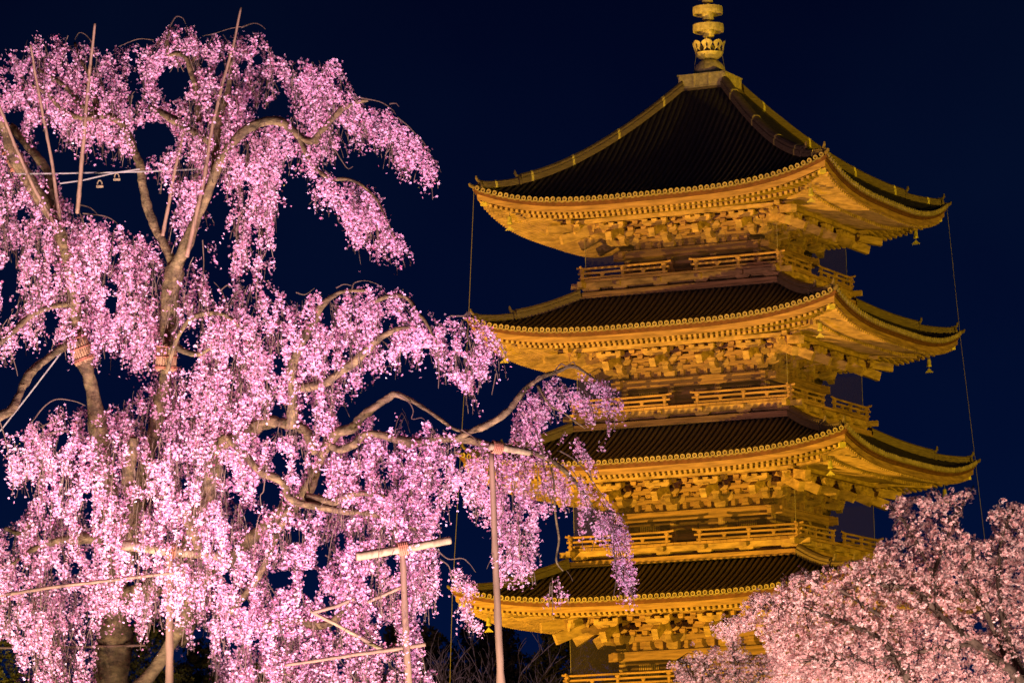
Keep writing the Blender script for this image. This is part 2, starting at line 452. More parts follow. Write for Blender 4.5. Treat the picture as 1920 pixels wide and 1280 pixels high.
    hr = m.build('hip_rafter', M_wood, pag)
    m = MB(); m.beam(dg(E - .50, z_tip - .111), dg(E - .26, z_tip - .078), .27, .20)
    m.build('rafter_cap', M_brass, hr)
    face4(hr)
    # --- hip ridges: tall upper ridge, lower one to the tip, each with an ornament
    def ridge(mm, oa, ob, hh, wd):
        secs = []
        for k in range(17):
            o = oa + (ob - oa) * k / 16; z = rz(o, o) + .02
            r = []
            for sx_, sz in ((-1, 0), (-1, .55), (-.75, .6), (-.75, .84), (-.35, 1.0), (.35, 1.0), (.75, .84), (.75, .6), (1, .55), (1, 0)):
                off = sx_ * wd / 2 * math.sqrt(.5)
                r.append((o + off, -o + off, z + sz * hh))
            secs.append(r)
        mm.strip(secs)
    def ornament(mm, o, hh, sc):
        z = rz(min(o, E), min(o, E)); d = np.array((math.sqrt(.5), -math.sqrt(.5), 0)); t = np.array((math.sqrt(.5), math.sqrt(.5), 0)); p = np.array((o, -o, z))
        pr = [(-.26, 0), (.26, 0), (.25, .18), (.2, .3), (.12, .40), (-.12, .40), (-.2, .3), (-.25, .18)]
        mm.prism([(a * sc, c * sc + .0) for a, c in pr], t, (0, 0, 1), d, p, .12 * sc)
        for a, c, r in ((-.1, .26, .05), (.1, .26, .05), (0, .17, .07), (-.13, .1, .05), (.13, .1, .05)):
            q = p + t * a * sc + (0, 0, c * sc) + d * .07 * sc
            mm.tube([q, q + d * .05 * sc], [r * sc, r * .5 * sc], 8)
        # upturned horn tile
        pts = [p + d * a * sc + np.array((0, 0, c * sc)) for a, c in ((-.2, .36), (.0, .38), (.12, .44), (.18, .54), (.19, .66))]
        mm.tube(pts, [.08 * sc, .08 * sc, .075 * sc, .065 * sc, .04 * sc], 9)
    om = E - (E - top_o) * .22 if i == 5 else E - (E - top_o) * .42
    m = MB(); ridge(m, top_o + .02, om, .46, .46)
    hpr = m.build('hip_ridge', M_ridge, pag)
    m = MB(); ornament(m, om + .05, .36, .95); m.build('ridge_ornament', M_ridge, hpr)
    m = MB(); ridge(m, om, E - .28, .32, .36); m.build('lower_ridge', M_ridge, hpr)
    m = MB(); ornament(m, E - .22, .2, .85); m.build('ridge_ornament', M_ridge, hpr)
    m = MB()                                                    # corner tile pointing out past the eave
    pts = [dg(E - .35, rz(E - .35, E - .35) + .08), dg(E, rz(E, E) + .08), dg(E + .10, rz(E, E) + .14), dg(E + .13, rz(E, E) + .22)]
    m.tube(pts, [.09, .09, .075, .045], 9); m.build('corner_tile', M_ridge, hpr)
    if i == 5:
        for o_a, o_b, hh_, ww_ in [(om * q + top_o * (1 - q), om * q + top_o * (1 - q) + .07, .475, .485) for q in (.12, .40, .68, .93)] + [(E - .75, E - .68, .335, .385)]:
            m = MB(); ridge(m, o_a, o_b, hh_, ww_); m.build('ridge_band', M_brass, hpr)
    face4(hpr)
    # --- ridge course where the slope meets the storey above
    m = MB()
    zc = top_z + (.02 if i < 5 else -.02)
    for dz, oo, h in ((.05, top_o + .10, .10), (.13, top_o + .05, .06)):
        m.box((0, -oo + .06, zc + dz), (2 * oo, .2, h))
    tc_ = m.build('top_course', M_ridge, pag); face4(tc_)
    # --- balcony
    if S['F']:
        Fh = S['F']
        m = MB(); m.prism([(-Fh, -Fh), (Fh, -Fh), (Fh - 2.2, -Fh + 2.2), (-Fh + 2.2, -Fh + 2.2)], (1, 0, 0), (0, 1, 0), (0, 0, 1), (0, 0, fz - .055), .11)
        for k in range(int(2 * Fh / .3)):                      # board ends showing as joints
            x = -Fh + .15 + k * .3
            m.box((x, -Fh - .005, fz - .05), (.275, .02, .10))
        bal = m.build('balcony_floor', M_wood2, pag)
        m = MB()
        m.box((0, -Fh + .16, fz - .245), (2 * Fh + .9, .2, .24))
        m.box((0, -Fh + .42, fz - .40), (2 * Fh - .8, .14, .34))
        for x in (-.93, .93, -2.8, 2.8):
            if abs(x) < Fh - 1.2:
                curve_arm(m, .32, fz - .50, .16, (x, -Fh + .24, 0), (1, 0, 0), .30)
                m.box((x, -Fh + .02, fz - .25), (.16, .25, .16))
        for s2 in (-1, 1):
            curve_arm(m, .4, fz - .50, .16, (s2 * (Fh - .45), -Fh + .24, 0), (1, 0, 0), .30)
        m.build('balcony_beam', M_wood, bal)
        m = MB(); m.box((0, -Fh - .0, fz - .655), (2 * Fh + .3, .30, .19)); m.box((0, -Fh - .04, fz - .79), (2 * Fh + .36, .34, .055))
        m.build('base_band', M_wood2, bal)
        face4(bal)
        # railing: two lengths either side of a central opening
        for s2 in (-1, 1):
            xa, xb = .62, Fh - .05
            X = lambda x: s2 * x
            yr = -Fh + .10
            m = MB()
            m.tube([(X(xa - .02), yr, fz + .09), (X(xb + .12), yr, fz + .09)], .05, 6)
            rl = m.build('railing', M_wood2, pag)
            m = MB(); m.beam((X(xa - .12), yr, fz + .285), (X(xb + .16), yr, fz + .285), .085, .085); m.build('middle_rail', M_wood2, rl)
            m = MB(); m.tube([(X(xa - .2), yr, fz + .535), (X(xa), yr, fz + .50), (X(xa + .3), yr, fz + .49), (X((xa + xb) / 2), yr, fz + .485), (X(xb - .3), yr, fz + .49), (X(xb), yr, fz + .50), (X(xb + .22), yr, fz + .545)], .05, 8)
            m.build('top_rail', M_wood2, rl)
            npst = 3
            for k in range(npst):
                x = xa + .12 + (xb - xa - .12) * k / (npst - 1)
                m = MB(); m.box((X(x), yr, fz + .24), (.11, .11, .47)); m.box((X(x), yr, fz + .395), (.19, .14, .07)); m.build('railing_post', M_wood2, rl)
                if k < npst - 1:
                    xm = x + (xb - xa - .12) / (npst - 1) / 2
                    m = MB(); m.box((X(xm), yr, fz + .18), (.12, .09, .16)); m.box((X(xm), yr, fz + .225), (.18, .1, .05)); m.build('railing_strut', M_wood2, rl)
            face4(rl)
        # bird net hung round the balcony
        m = MB(); nz_ = pz + .42 * u
        m.add([(-Fh + .2, -Fh + .2, fz + .02), (Fh - .2, -Fh + .2, fz + .02), (Fh - .2, -Fh + .2, nz_), (-Fh + .2, -Fh + .2, nz_)], [(0, 1, 2, 3)])
        ne = m.build('bird_net', M_net, pag)
        m = MB()
        for s2 in (-1, 1): m.tube([(s2 * (Fh - .2), -Fh + .2, fz), (s2 * (Fh - .2), -Fh + .2, nz_)], .012, 5)
        m.build('net_cord', M_wire, ne)
        face4(ne)
    S['z_tip'] = z_tip
for i in (1, 2, 3, 4, 5): story(i)

# stone podium under the pagoda (below the picture)
m = MB(); m.box((0, 0, .6), (13, 13, 1.2)); m.build('podium', M_wall, pag)

# ------------------------------------------------------------------ finial
fin = MB(); hb_ = 1.05; z0 = 37.86; z1 = 38.50
fin.prism([(-hb_, -hb_), (hb_, -hb_), (hb_, hb_), (-hb_, hb_)], (1, 0, 0), (0, 1, 0), (0, 0, 1), (0, 0, (z0 + z1) / 2), z1 - z0)
for q in range(4):
    c, s = math.cos(q * math.pi / 2), math.sin(q * math.pi / 2)
    T = lambda x, y: (c * x - s * y, s * x + c * y)
    for x in (-hb_ + .06, -.35, .35, hb_ - .06):
        xx, yy = T(x, -hb_ - .015); fin.box((xx, yy, (z0 + z1) / 2), (.08, .05, z1 - z0 - .04), q * math.pi / 2)
    for z in (z0 + .05, z1 - .03):
        xx, yy = T(0, -hb_ - .02); fin.box((xx, yy, z), (2 * hb_ + .12, .08, .06), q * math.pi / 2)
finial = fin.build('finial', M_metal, pag)
finial.location = (-.07, 0, 0)
m = MB(); m.lathe([(.72, 0), (.72, .12), (.70, .25), (.6, .5), (.42, .68), (.2, .76), (.0, .77)], (0, 0, 38.5), 28); m.build('bowl', M_metal, finial, True)
m = MB(); m.tube([(0, 0, 38.5), (0, 0, 49)], .10, 12); m.build('spire_pole', M_metal, finial)
# lotus of eight petals: a shallow dish, then upright pierced petals
m = MB(); m.lathe([(.24, 39.28), (.40, 39.30), (.56, 39.42), (.62, 39.56), (.585, 39.57), (.52, 39.45), (.36, 39.36), (.1, 39.36)], (0, 0, 0), 32)
NP = 8
for k in range(NP):
    a0 = 2 * math.pi * (k + .3) / NP; hw = math.pi / NP
    outl = [(-.96, .0), (-.62, .10), (-.52, .24), (-.80, .40), (-.92, .52), (-.70, .62), (-.35, .68), (0, .72), (.35, .68), (.70, .62), (.92, .52), (.80, .40), (.52, .24), (.62, .10), (.96, 0)]
    def pp(u, z, dr): r = .585 + .16 * z + dr; a = a0 + hw * u; return (r * math.cos(a), r * math.sin(a), 39.53 + z * .76)
    L = [x for x in outl]
    # petal ring with an eye-shaped slot: loft outer outline to the slot outline
    eye = [(.14 * math.sin(t), .30 + .16 * -math.cos(t)) for t in np.linspace(-math.pi + .2, math.pi - .2, len(L))]
    eye = [(-x if False else x, z) for x, z in eye]
    for dr in (0, .03):
        vs = [pp(x, z, dr) for x, z in L] + [pp(x, z, dr) for x, z in [( .17 * math.cos(t), .40 + .15 * math.sin(t)) for t in np.linspace(math.pi * 1.45, -math.pi * .45, len(L))]]
        n = len(L); m.add(vs, [(j, j + 1, n + j + 1, n + j) for j in range(n - 1)])
    rim = [pp(x, z, 0) for x, z in L] + [pp(x, z, .03) for x, z in L]
    n = len(L); m.add(rim, [(j, j + 1, n + j + 1, n + j) for j in range(n - 1)])
m.build('lotus', M_metal, finial)
for k in range(9):
    zc = 40.66 + .78 * k; r = .67 - .02 * k
    m = MB(); m.lathe([(r, -.16), (r + .01, 0), (r, .16), (r - .05, .16), (r - .045, 0), (r - .05, -.16), (r, -.16)], (0, 0, zc), 36)
    for a in range(4):
        t = a * math.pi / 2 + .4
        m.beam((.1 * math.cos(t), .1 * math.sin(t), zc), ((r - .03) * math.cos(t), (r - .03) * math.sin(t), zc), .10, .22)
    rg = m.build('ring', M_metal, finial, False)
    m = MB(); m.lathe([(.0, -.40), (.25, -.40), (.25, .12), (.12, .14)], (0, 0, zc), 20); m.build('hub', M_metal, rg, True)
m = MB()
for t in (math.pi + .55, .55 , math.pi / 2, -math.pi / 2):
    a, b_ = (.70 * math.cos(t), .70 * math.sin(t)), (.58 * math.cos(t), .58 * math.sin(t))
    m.tube([(a[0], a[1], 38.6), ((a[0] + b_[0]) / 2 * 1.03, (a[1] + b_[1]) / 2 * 1.03, 39.0), (b_[0], b_[1], 39.45)], .015, 5)
m.build('stay_wire', M_wire, finial)

# ------------------------------------------------------------------ wind bells under the roof corners
def lw(x, y, z):
    c, s = math.cos(YAW), math.sin(YAW); return (c * x - s * y, D + s * x + c * y, z)
def make_bell(x, y, z):
    t = empty('wind_bell', lw(x, y, z), YAW)
    m = MB(); m.lathe([(.0, 0), (.07, .0), (.085, -.06), (.095, -.25), (.125, -.34), (.115, -.345), (.08, -.3)], (0, 0, -.18), 14); m.build('bell_body', M_bell, t, True)
    m = MB(); m.tube([(0, 0, .02), (.012, 0, -.1), (0, 0, -.19)], .014, 5); m.build('hanger', M_wire, t)
    m = MB(); pr = [(-.19, .0), (-.15, .035), (-.08, .1), (-.02, .17), (.02, .17), (.08, .1), (.15, .035), (.19, 0), (.15, -.03), (.1, .0), (.05, -.03), (0, .0), (-.05, -.03), (-.1, 0), (-.15, -.03)]
    m.prism(pr, (1, 0, 0), (0, 0, 1), (0, 1, 0), (0, 0, -.78), .02); m.tube([(0, 0, -.38), (0, 0, -.64)], .008, 4); m.build('wind_plate', M_bell, t)
    return t
proto = None
names_ = {5: 'top roof', 4: 'second roof from the top', 3: 'third roof from the top', 2: 'lowest visible roof'}
cn = {'L': (-1, -1, 'left corner'), 'C': (1, -1, 'near corner'), 'R': (1, 1, 'right corner')}
for i, cs in ((5, 'LCR'), (4, 'LCR'), (3, 'CR'), (2, 'L')):
    S = ST[i]
    for c in cs:
        a, b_, w_ = cn[c]; o = S['E'] - 1.15
        z = S['z_tip'] - .42
        t = make_bell(a * o, b_ * o, z)
        tag(t, 'bronze wind bell hanging under the %s of the %s' % (w_, names_[i]), 'wind bell', 'wind bells under the roof corners')
        if c == 'L' : t.rotation_euler = (0, 0, YAW + .3)

# lightning cables running from roof corner to roof corner
def cable(sx_, sy_, label):
    pts = []
    for i in (5, 4, 3, 2):
        S = ST[i]; o = S['E'] - .02
        pts.append(lw(sx_ * o, sy_ * o, S['tip'] - .12))
    pts.append(lw(sx_ * 9.6, sy_ * 9.6, 0))
    m = MB(); m.tube(pts, .013, 6); tag(m.build('cable', M_cable), label, 'cable', 'lightning cables at the roof corners')
cable(-1, -1, 'thin cable strung straight down past the left roof corners of the pagoda')
cable(1, 1, 'thin cable strung straight down past the right roof corners of the pagoda')
# ------------------------------------------------------------------ weeping cherry
def smooth(pts, n=5):
    """Catmull-Rom through rows of (x, y, depth, radius)"""
    p = np.array(pts, float); p = np.vstack([2 * p[0] - p[1], p, 2 * p[-1] - p[-2]]); out = []
    for i in range(1, len(p) - 2):
        for k in range(n):
            t = k / n
            out.append(.5 * ((2 * p[i]) + (-p[i - 1] + p[i + 1]) * t + (2 * p[i - 1] - 5 * p[i] + 4 * p[i + 1] - p[i + 2]) * t * t + (-p[i - 1] + 3 * p[i] - 3 * p[i + 1] + p[i + 2]) * t ** 3))
    out.append(p[-2]); return np.array(out)
TD = 56.0
def limb_pts(px, d0, d1):
    """px: x, y, radius (photo pixels); depth runs from d0 to d1 along the limb"""
    q = np.array(px, float); n = len(q)
    L = np.concatenate([[0], np.cumsum(np.hypot(*np.diff(q[:, :2], axis=0).T))]); L /= L[-1]
    return np.column_stack([q[:, 0], q[:, 1], d0 + (d1 - d0) * L, q[:, 2]])
TRUNK = [
 ([(205, 1620, 60), (206, 1480, 42), (208, 1350, 36), (211, 1250, 32), (212, 1150, 29), (214, 1060, 24), (207, 970, 20), (197, 900, 18), (184, 800, 16), (173, 730, 16), (160, 685, 15), (148, 640, 13), (138, 560, 12), (126, 480, 12), (106, 418, 11)], 57.6, 56.0),
]
LIMBS = [
 ([(106, 420, 11), (72, 365, 11), (45, 325, 11), (22, 285, 11), (5, 235, 9), (-20, 190, 7)], 56.2, 56.0),
 ([(104, 420, 10), (98, 370, 10), (88, 320, 9), (62, 285, 9), (40, 258, 8), (20, 236, 7)], 56.2, 56.8),
 ([(213, 1110, 20), (236, 1030, 17), (255, 950, 16), (272, 880, 15), (290, 800, 14), (306, 740, 14), (311, 690, 14), (313, 640, 14), (317, 575, 14), (326, 515, 16), (336, 485, 15)], 57.0, 55.7),
 ([(330, 500, 11), (348, 462, 11), (366, 415, 10), (386, 370, 9), (402, 330, 9), (418, 292, 9), (436, 268, 9), (458, 246, 9), (485, 231, 9), (512, 226, 9), (535, 233, 8), (553, 248, 7), (570, 262, 7), (590, 263, 7), (600, 247, 7), (622, 224, 6), (641, 205, 6), (662, 193, 5), (690, 188, 3)], 55.7, 55.0),
 ([(402, 335, 8), (404, 290, 8), (408, 250, 8), (412, 215, 7), (425, 180, 6), (432, 140, 5), (430, 90, 3)], 55.6, 55.9),
 ([(560, 256, 5), (576, 290, 4.5), (594, 318, 4), (620, 335, 3.5), (650, 336, 3), (678, 347, 2.6), (705, 372, 2.2), (724, 410, 1.8), (742, 450, 1.2)], 55.2, 54.7),
 ([(326, 500, 9), (312, 465, 9), (293, 432, 9), (280, 400, 9), (272, 370, 8.5), (266, 338, 8), (263, 312, 8), (255, 290, 7), (243, 260, 6.5), (228, 232, 6), (205, 218, 7), (185, 214, 8), (165, 203, 7), (146, 190, 6.5), (125, 164, 5), (100, 148, 4), (70, 130, 3)], 55.8, 56.4),
 ([(186, 218, 6), (158, 222, 5.5), (132, 214, 5), (110, 200, 4.5), (92, 178, 3.5), (60, 160, 2.5)], 56.1, 56.0),
 ([(180, 212, 5), (178, 180, 4.5), (172, 150, 4), (150, 110, 3), (140, 80, 2)], 56.2, 56.6),
 ([(410, 285, 7), (388, 262, 7.5), (362, 247, 7), (332, 228, 8), (306, 214, 7), (280, 200, 4)], 55.7, 56.2),
 ([(366, 160, 4.5), (358, 136, 5), (350, 110, 5), (333, 100, 4.5), (318, 103, 4.5), (312, 80, 4), (318, 58, 3)], 56.0, 56.2),
 ([(372, 230, 6), (370, 195, 5.5), (366, 158, 5), (355, 128, 4), (368, 104, 3)], 56.0, 56.1),
 ([(213, 1120, 20), (250, 1112, 18), (300, 1098, 16), (335, 1070, 16), (358, 1015, 17), (378, 960, 17), (393, 905, 16), (402, 865, 15), (409, 836, 14), (430, 824, 13), (455, 816, 13), (480, 800, 12), (508, 790, 11), (532, 793, 10), (555, 798, 10), (574, 808, 9), (584, 830, 8), (590, 850, 6)], 57.0, 54.9),
 ([(546, 800, 10), (549, 765, 10), (548, 720, 9), (547, 690, 9), (560, 655, 8), (575, 625, 8), (592, 600, 7), (602, 575, 7), (622, 556, 5), (650, 545, 4), (690, 545, 3)], 55.0, 54.6),
 ([(548, 728, 8), (580, 725, 8), (613, 716, 9), (636, 699, 8), (657, 684, 8), (680, 665, 7.5), (701, 643, 7), (722, 628, 6), (748, 616, 4.5), (785, 612, 3)], 55.0, 54.2),
 ([(700, 566, 4), (725, 556, 4.5), (748, 553, 4.5), (768, 563, 4), (780, 582, 3.5), (798, 603, 3), (818, 640, 2)], 54.6, 54.2),
 ([(404, 850, 8), (420, 820, 7), (445, 838, 7), (464, 858, 7), (490, 885, 7), (519, 897, 7), (534, 911, 7), (541, 930, 7), (560, 942, 7), (598, 950, 7), (640, 958, 6), (690, 962, 5), (735, 975, 4), (780, 992, 3)], 55.3, 54.3),
 ([(300, 1104, 14), (375, 1087, 14), (420, 1058, 14), (453, 1026, 13), (482, 1000, 13), (512, 972, 13), (545, 948, 13), (566, 930, 12), (582, 908, 11), (592, 880, 11), (606, 850, 10), (618, 828, 10), (634, 810, 9), (660, 803, 9), (674, 786, 8), (690, 772, 8), (712, 756, 7), (728, 746, 6.5), (741, 739, 6), (770, 750, 4), (800, 768, 3.6), (830, 789, 3.2), (858, 806, 2.6), (890, 806, 2)], 56.6, 54.0),
 ([(620, 836, 7), (640, 842, 8), (668, 830, 7), (690, 812, 6), (740, 822, 8), (780, 830, 8), (830, 822, 8), (880, 825, 8), (930, 838, 7), (975, 842, 6), (1010, 852, 5), (1045, 870, 4), (1080, 905, 3), (1110, 945, 2)], 54.6, 53.6),
 ([(575, 932, 9), (600, 936, 9), (622, 943, 9), (650, 930, 7), (680, 925, 5), (720, 930, 4)], 54.9, 54.3),
 ([(860, 820, 6), (880, 810, 6), (905, 800, 6), (930, 787, 6), (952, 771, 6), (968, 750, 5.5), (986, 728, 5), (1018, 706, 4.5), (1048, 695, 4), (1074, 686, 3.6), (1100, 700, 2), (1130, 720, 1.4)], 54.0, 53.6),
 ([(1008, 722, 3), (1030, 758, 2.2), (1055, 772, 2), (1075, 787, 1.8), (1098, 803, 1.3)], 53.8, 53.7),
 ([(1030, 868, 1.6), (1038, 900, 1.8), (1041, 960, 2.2), (1048, 1010, 2.2), (1043, 1050, 1.8), (1056, 1070, 1.2)], 53.7, 53.6),
 ([(-30, 790, 9), (0, 779, 9), (20, 768, 9), (34, 745, 8), (46, 718, 8), (66, 690, 8), (92, 670, 7), (116, 652, 7), (145, 640, 7)], 55.0, 56.1),
 ([(-20, 655, 6), (0, 641, 6), (24, 622, 6), (58, 592, 5.5), (95, 575, 5), (130, 570, 5)], 55.4, 56.1),
 ([(318, 655, 7), (330, 650, 7), (345, 658, 6), (372, 664, 4), (400, 650, 3)], 55.6, 55.2),
 ([(312, 700, 4), (330, 640, 4), (355, 600, 4), (385, 588, 4.5), (420, 590, 4), (450, 612, 3), (470, 650, 2)], 55.5, 55.0),
 ([(362, 965, 9), (350, 950, 10), (358, 985, 10), (367, 1008, 9), (372, 1030, 7)], 55.2, 55.0),
 ([(190, 1010, 9), (150, 1008, 9), (115, 1012, 8), (60, 1030, 5), (20, 1060, 3)], 56.0, 55.2),
 ([(255, 940, 11), (240, 900, 11), (246, 850, 11), (252, 820, 10)], 56.0, 55.8),
 ([(365, 1095, 10), (345, 1160, 12), (300, 1240, 13), (255, 1300, 15), (225, 1350, 18)], 56.5, 56.3),
 ([(380, 1090, 10), (375, 1130, 10), (355, 1180, 9), (340, 1210, 6)], 56.6, 56.9),
 ([(490, 1170, 5), (520, 1168, 6), (560, 1162, 7), (590, 1172, 8), (615, 1170, 7), (635, 1155, 6), (655, 1128, 5)], 54.6, 54.3),
 ([(430, 1150, 5), (470, 1100, 6), (500, 1050, 6), (520, 1000, 7), (545, 950, 8)], 54.6, 54.9),
 ([(10, 990, 4), (40, 1000, 5), (55, 980, 5), (65, 985, 4)], 55.6, 55.4),
]
# outlines of the blossom masses (photo pixels), and the dark windows between them
MASS = [
 [(-40, 110), (0, 95), (20, 88), (45, 92), (52, 65), (60, 56), (85, 60), (110, 54), (135, 62), (160, 78), (178, 88), (200, 90), (220, 78), (240, 75), (265, 78), (295, 72), (298, 60), (315, 48), (335, 36), (355, 36), (368, 45), (378, 60), (395, 58), (410, 52), (430, 62), (450, 60), (460, 55), (480, 52), (492, 62), (500, 70), (503, 85), (515, 97), (525, 92), (540, 90), (548, 98), (565, 105), (590, 100), (605, 104), (620, 110), (645, 107), (650, 118), (642, 128), (650, 150), (662, 170), (685, 183), (715, 192), (735, 205), (750, 220), (765, 232), (780, 250), (795, 275), (810, 295), (822, 315), (812, 318), (805, 340), (795, 322), (790, 312), (778, 305), (770, 315), (762, 300), (745, 308), (735, 302), (722, 278), (710, 262), (690, 250), (672, 248), (655, 240), (645, 250), (635, 262), (628, 280), (618, 287), (608, 285), (600, 295), (585, 305), (572, 300), (560, 295), (545, 290), (530, 285), (520, 300), (515, 330), (505, 315), (500, 300), (480, 330), (470, 300), (450, 330), (440, 300), (425, 340), (410, 310), (392, 330), (375, 345), (360, 380), (348, 400), (335, 390), (330, 350), (312, 345), (290, 330), (300, 300), (268, 315), (255, 290), (248, 300), (240, 280), (215, 275), (205, 260), (190, 275), (175, 255), (160, 270), (145, 255), (130, 270), (135, 245), (110, 255), (108, 225), (90, 205), (75, 205), (70, 255), (62, 268), (50, 250), (42, 235), (25, 220), (-40, 230)],
 [(425, 290), (440, 280), (470, 300), (500, 290), (520, 310), (525, 340), (518, 365), (530, 375), (520, 405), (505, 400), (508, 430), (512, 480), (505, 500), (500, 520), (488, 505), (470, 515), (475, 480), (482, 440), (470, 420), (460, 460), (465, 490), (445, 520), (430, 515), (440, 480), (445, 440), (428, 420), (432, 390), (450, 370), (435, 350), (420, 362), (412, 358), (425, 330)],
 [(575, 318), (600, 310), (640, 330), (680, 342), (705, 358), (715, 380), (722, 400), (735, 425), (748, 440), (757, 458), (748, 465), (744, 485), (735, 485), (735, 462), (722, 450), (715, 452), (706, 478), (697, 472), (702, 448), (690, 455), (680, 452), (670, 468), (663, 462), (668, 442), (650, 435), (655, 412), (645, 415), (640, 395), (628, 390), (620, 365), (605, 368), (590, 365), (583, 345)],
 [(-40, 240), (20, 250), (55, 290), (110, 325), (122, 350), (135, 375), (128, 395), (150, 385), (170, 390), (190, 400), (215, 410), (235, 415), (250, 425), (270, 432), (285, 440), (300, 470), (312, 490), (330, 510), (345, 500), (355, 520), (372, 500), (390, 520), (400, 555), (408, 585), (395, 580), (380, 560), (365, 590), (345, 600), (320, 620), (330, 650), (320, 700), (290, 690), (275, 660), (262, 690), (245, 680), (232, 655), (215, 650), (205, 665), (190, 650), (178, 668), (160, 640), (130, 650), (125, 690), (118, 720), (110, 680), (125, 640), (100, 625), (118, 600), (108, 585), (70, 610), (60, 640), (40, 620), (20, 650), (-40, 680)],
 [(330, 345), (350, 355), (372, 330), (390, 350), (380, 390), (368, 400), (350, 410), (340, 440), (325, 430), (318, 465), (310, 440), (325, 400), (318, 372)],
 [(388, 440), (400, 445), (408, 462), (415, 480), (412, 498), (402, 480), (398, 510), (392, 480)],
 [(352, 480), (370, 470), (378, 500), (395, 520), (405, 570), (410, 600), (395, 590), (370, 600), (352, 560)],
 [(415, 362), (425, 340), (438, 348), (430, 362)],
 [(415, 560), (425, 545), (440, 525), (465, 518), (490, 520), (505, 535), (520, 540), (540, 535), (550, 545), (570, 555), (590, 540), (605, 533), (620, 540), (640, 545), (660, 535), (685, 527), (710, 530), (725, 540), (745, 540), (765, 545), (770, 560), (785, 570), (795, 580), (820, 585), (840, 580), (860, 590), (880, 588), (900, 590), (915, 605), (925, 620), (938, 640), (945, 660), (940, 680), (930, 686), (922, 668), (912, 672), (908, 695), (898, 702), (890, 690), (888, 715), (886, 750), (877, 745), (866, 725), (855, 712), (842, 700), (832, 685), (818, 665), (800, 662), (790, 680), (778, 658), (760, 655), (748, 660), (742, 685), (734, 662), (716, 655), (706, 690), (692, 680), (676, 700), (668, 722), (655, 708), (640, 730), (632, 760), (645, 780), (640, 800), (625, 790), (610, 810), (596, 790), (590, 750), (575, 720), (540, 740), (505, 760), (470, 790), (420, 800), (380, 780), (340, 760), (320, 700), (350, 640), (370, 620), (395, 600)],
 [(320, 700), (360, 660), (420, 640), (500, 700), (560, 740), (600, 800), (640, 800), (655, 820), (672, 800), (672, 770), (700, 765), (715, 780), (722, 800), (735, 790), (760, 800), (800, 812), (790, 790), (805, 782), (830, 798), (860, 815), (905, 815), (930, 830), (960, 842), (1000, 835), (1020, 842), (1050, 852), (1075, 867), (1090, 882), (1100, 905), (1122, 922), (1140, 937), (1155, 955), (1165, 975), (1180, 992), (1192, 1012), (1184, 1020), (1172, 1008), (1180, 1045), (1185, 1065), (1192, 1068), (1182, 1085), (1176, 1112), (1162, 1092), (1152, 1062), (1150, 1015), (1138, 1000), (1125, 1002), (1116, 985), (1110, 960), (1098, 950), (1088, 998), (1074, 1003), (1080, 970), (1092, 945), (1082, 915), (1068, 928), (1052, 932), (1030, 922), (1020, 955), (1008, 978), (1002, 1000), (1015, 1012), (1000, 1022), (1000, 1050), (985, 1078), (970, 1072), (960, 1062), (950, 1050), (944, 1092), (936, 1085), (930, 1000), (915, 960), (905, 950), (895, 935), (875, 930), (868, 905), (855, 920), (845, 905), (838, 940), (826, 960), (812, 988), (812, 1010), (822, 1040), (826, 1080), (815, 1110), (796, 1140), (775, 1130), (780, 1160), (796, 1190), (802, 1220), (815, 1250), (825, 1375), (395, 1375), (400, 1230), (390, 1170), (360, 1150), (312, 1150), (300, 1150), (270, 1165), (240, 1140), (190, 1150), (178, 1170), (170, 1375), (-40, 1375), (-40, 990), (20, 980), (48, 962), (62, 932), (72, 900), (60, 885), (25, 905), (12, 860), (14, 810), (35, 790), (60, 785), (90, 760), (120, 745), (160, 752), (190, 770), (230, 740), (270, 715)],
 [(975, 752), (985, 727), (1010, 710), (1040, 702), (1060, 695), (1075, 690), (1095, 700), (1110, 698), (1130, 710), (1150, 716), (1155, 735), (1165, 760), (1155, 766), (1145, 760), (1140, 770), (1125, 760), (1106, 771), (1095, 775), (1085, 765), (1078, 745), (1060, 740), (1050, 755), (1040, 748), (1030, 770), (1022, 790), (1010, 802), (1005, 830), (990, 822), (970, 825), (955, 815), (960, 790), (965, 770)],
 [(1055, 800), (1075, 800), (1085, 825), (1105, 852), (1112, 872), (1096, 862), (1080, 850), (1064, 830)],
 [(1098, 798), (1115, 808), (1130, 825), (1142, 845), (1136, 850), (1120, 835), (1106, 825)],
 [(1130, 778), (1138, 785), (1144, 798), (1136, 800)],
 [(1040, 1050), (1056, 1060), (1054, 1090), (1045, 1120), (1036, 1140), (1032, 1120), (1022, 1112), (1035, 1085)],
 [(1060, 1052), (1070, 1062), (1066, 1078), (1056, 1068)],
 [(858, 1050), (878, 1066), (890, 1088), (894, 1110), (872, 1120), (882, 1140), (896, 1165), (894, 1192), (884, 1170), (868, 1150), (860, 1112), (848, 1092)],
 [(742, 762), (755, 758), (768, 765), (764, 785), (750, 782)],
 [(332, 1170), (350, 1165), (362, 1190), (355, 1210), (338, 1212), (330, 1195)],
 [(262, 1150), (276, 1160), (276, 1190), (266, 1194), (262, 1175)],
 [(1040, 680), (1000, 710), (1010, 720), (1045, 700)],
]
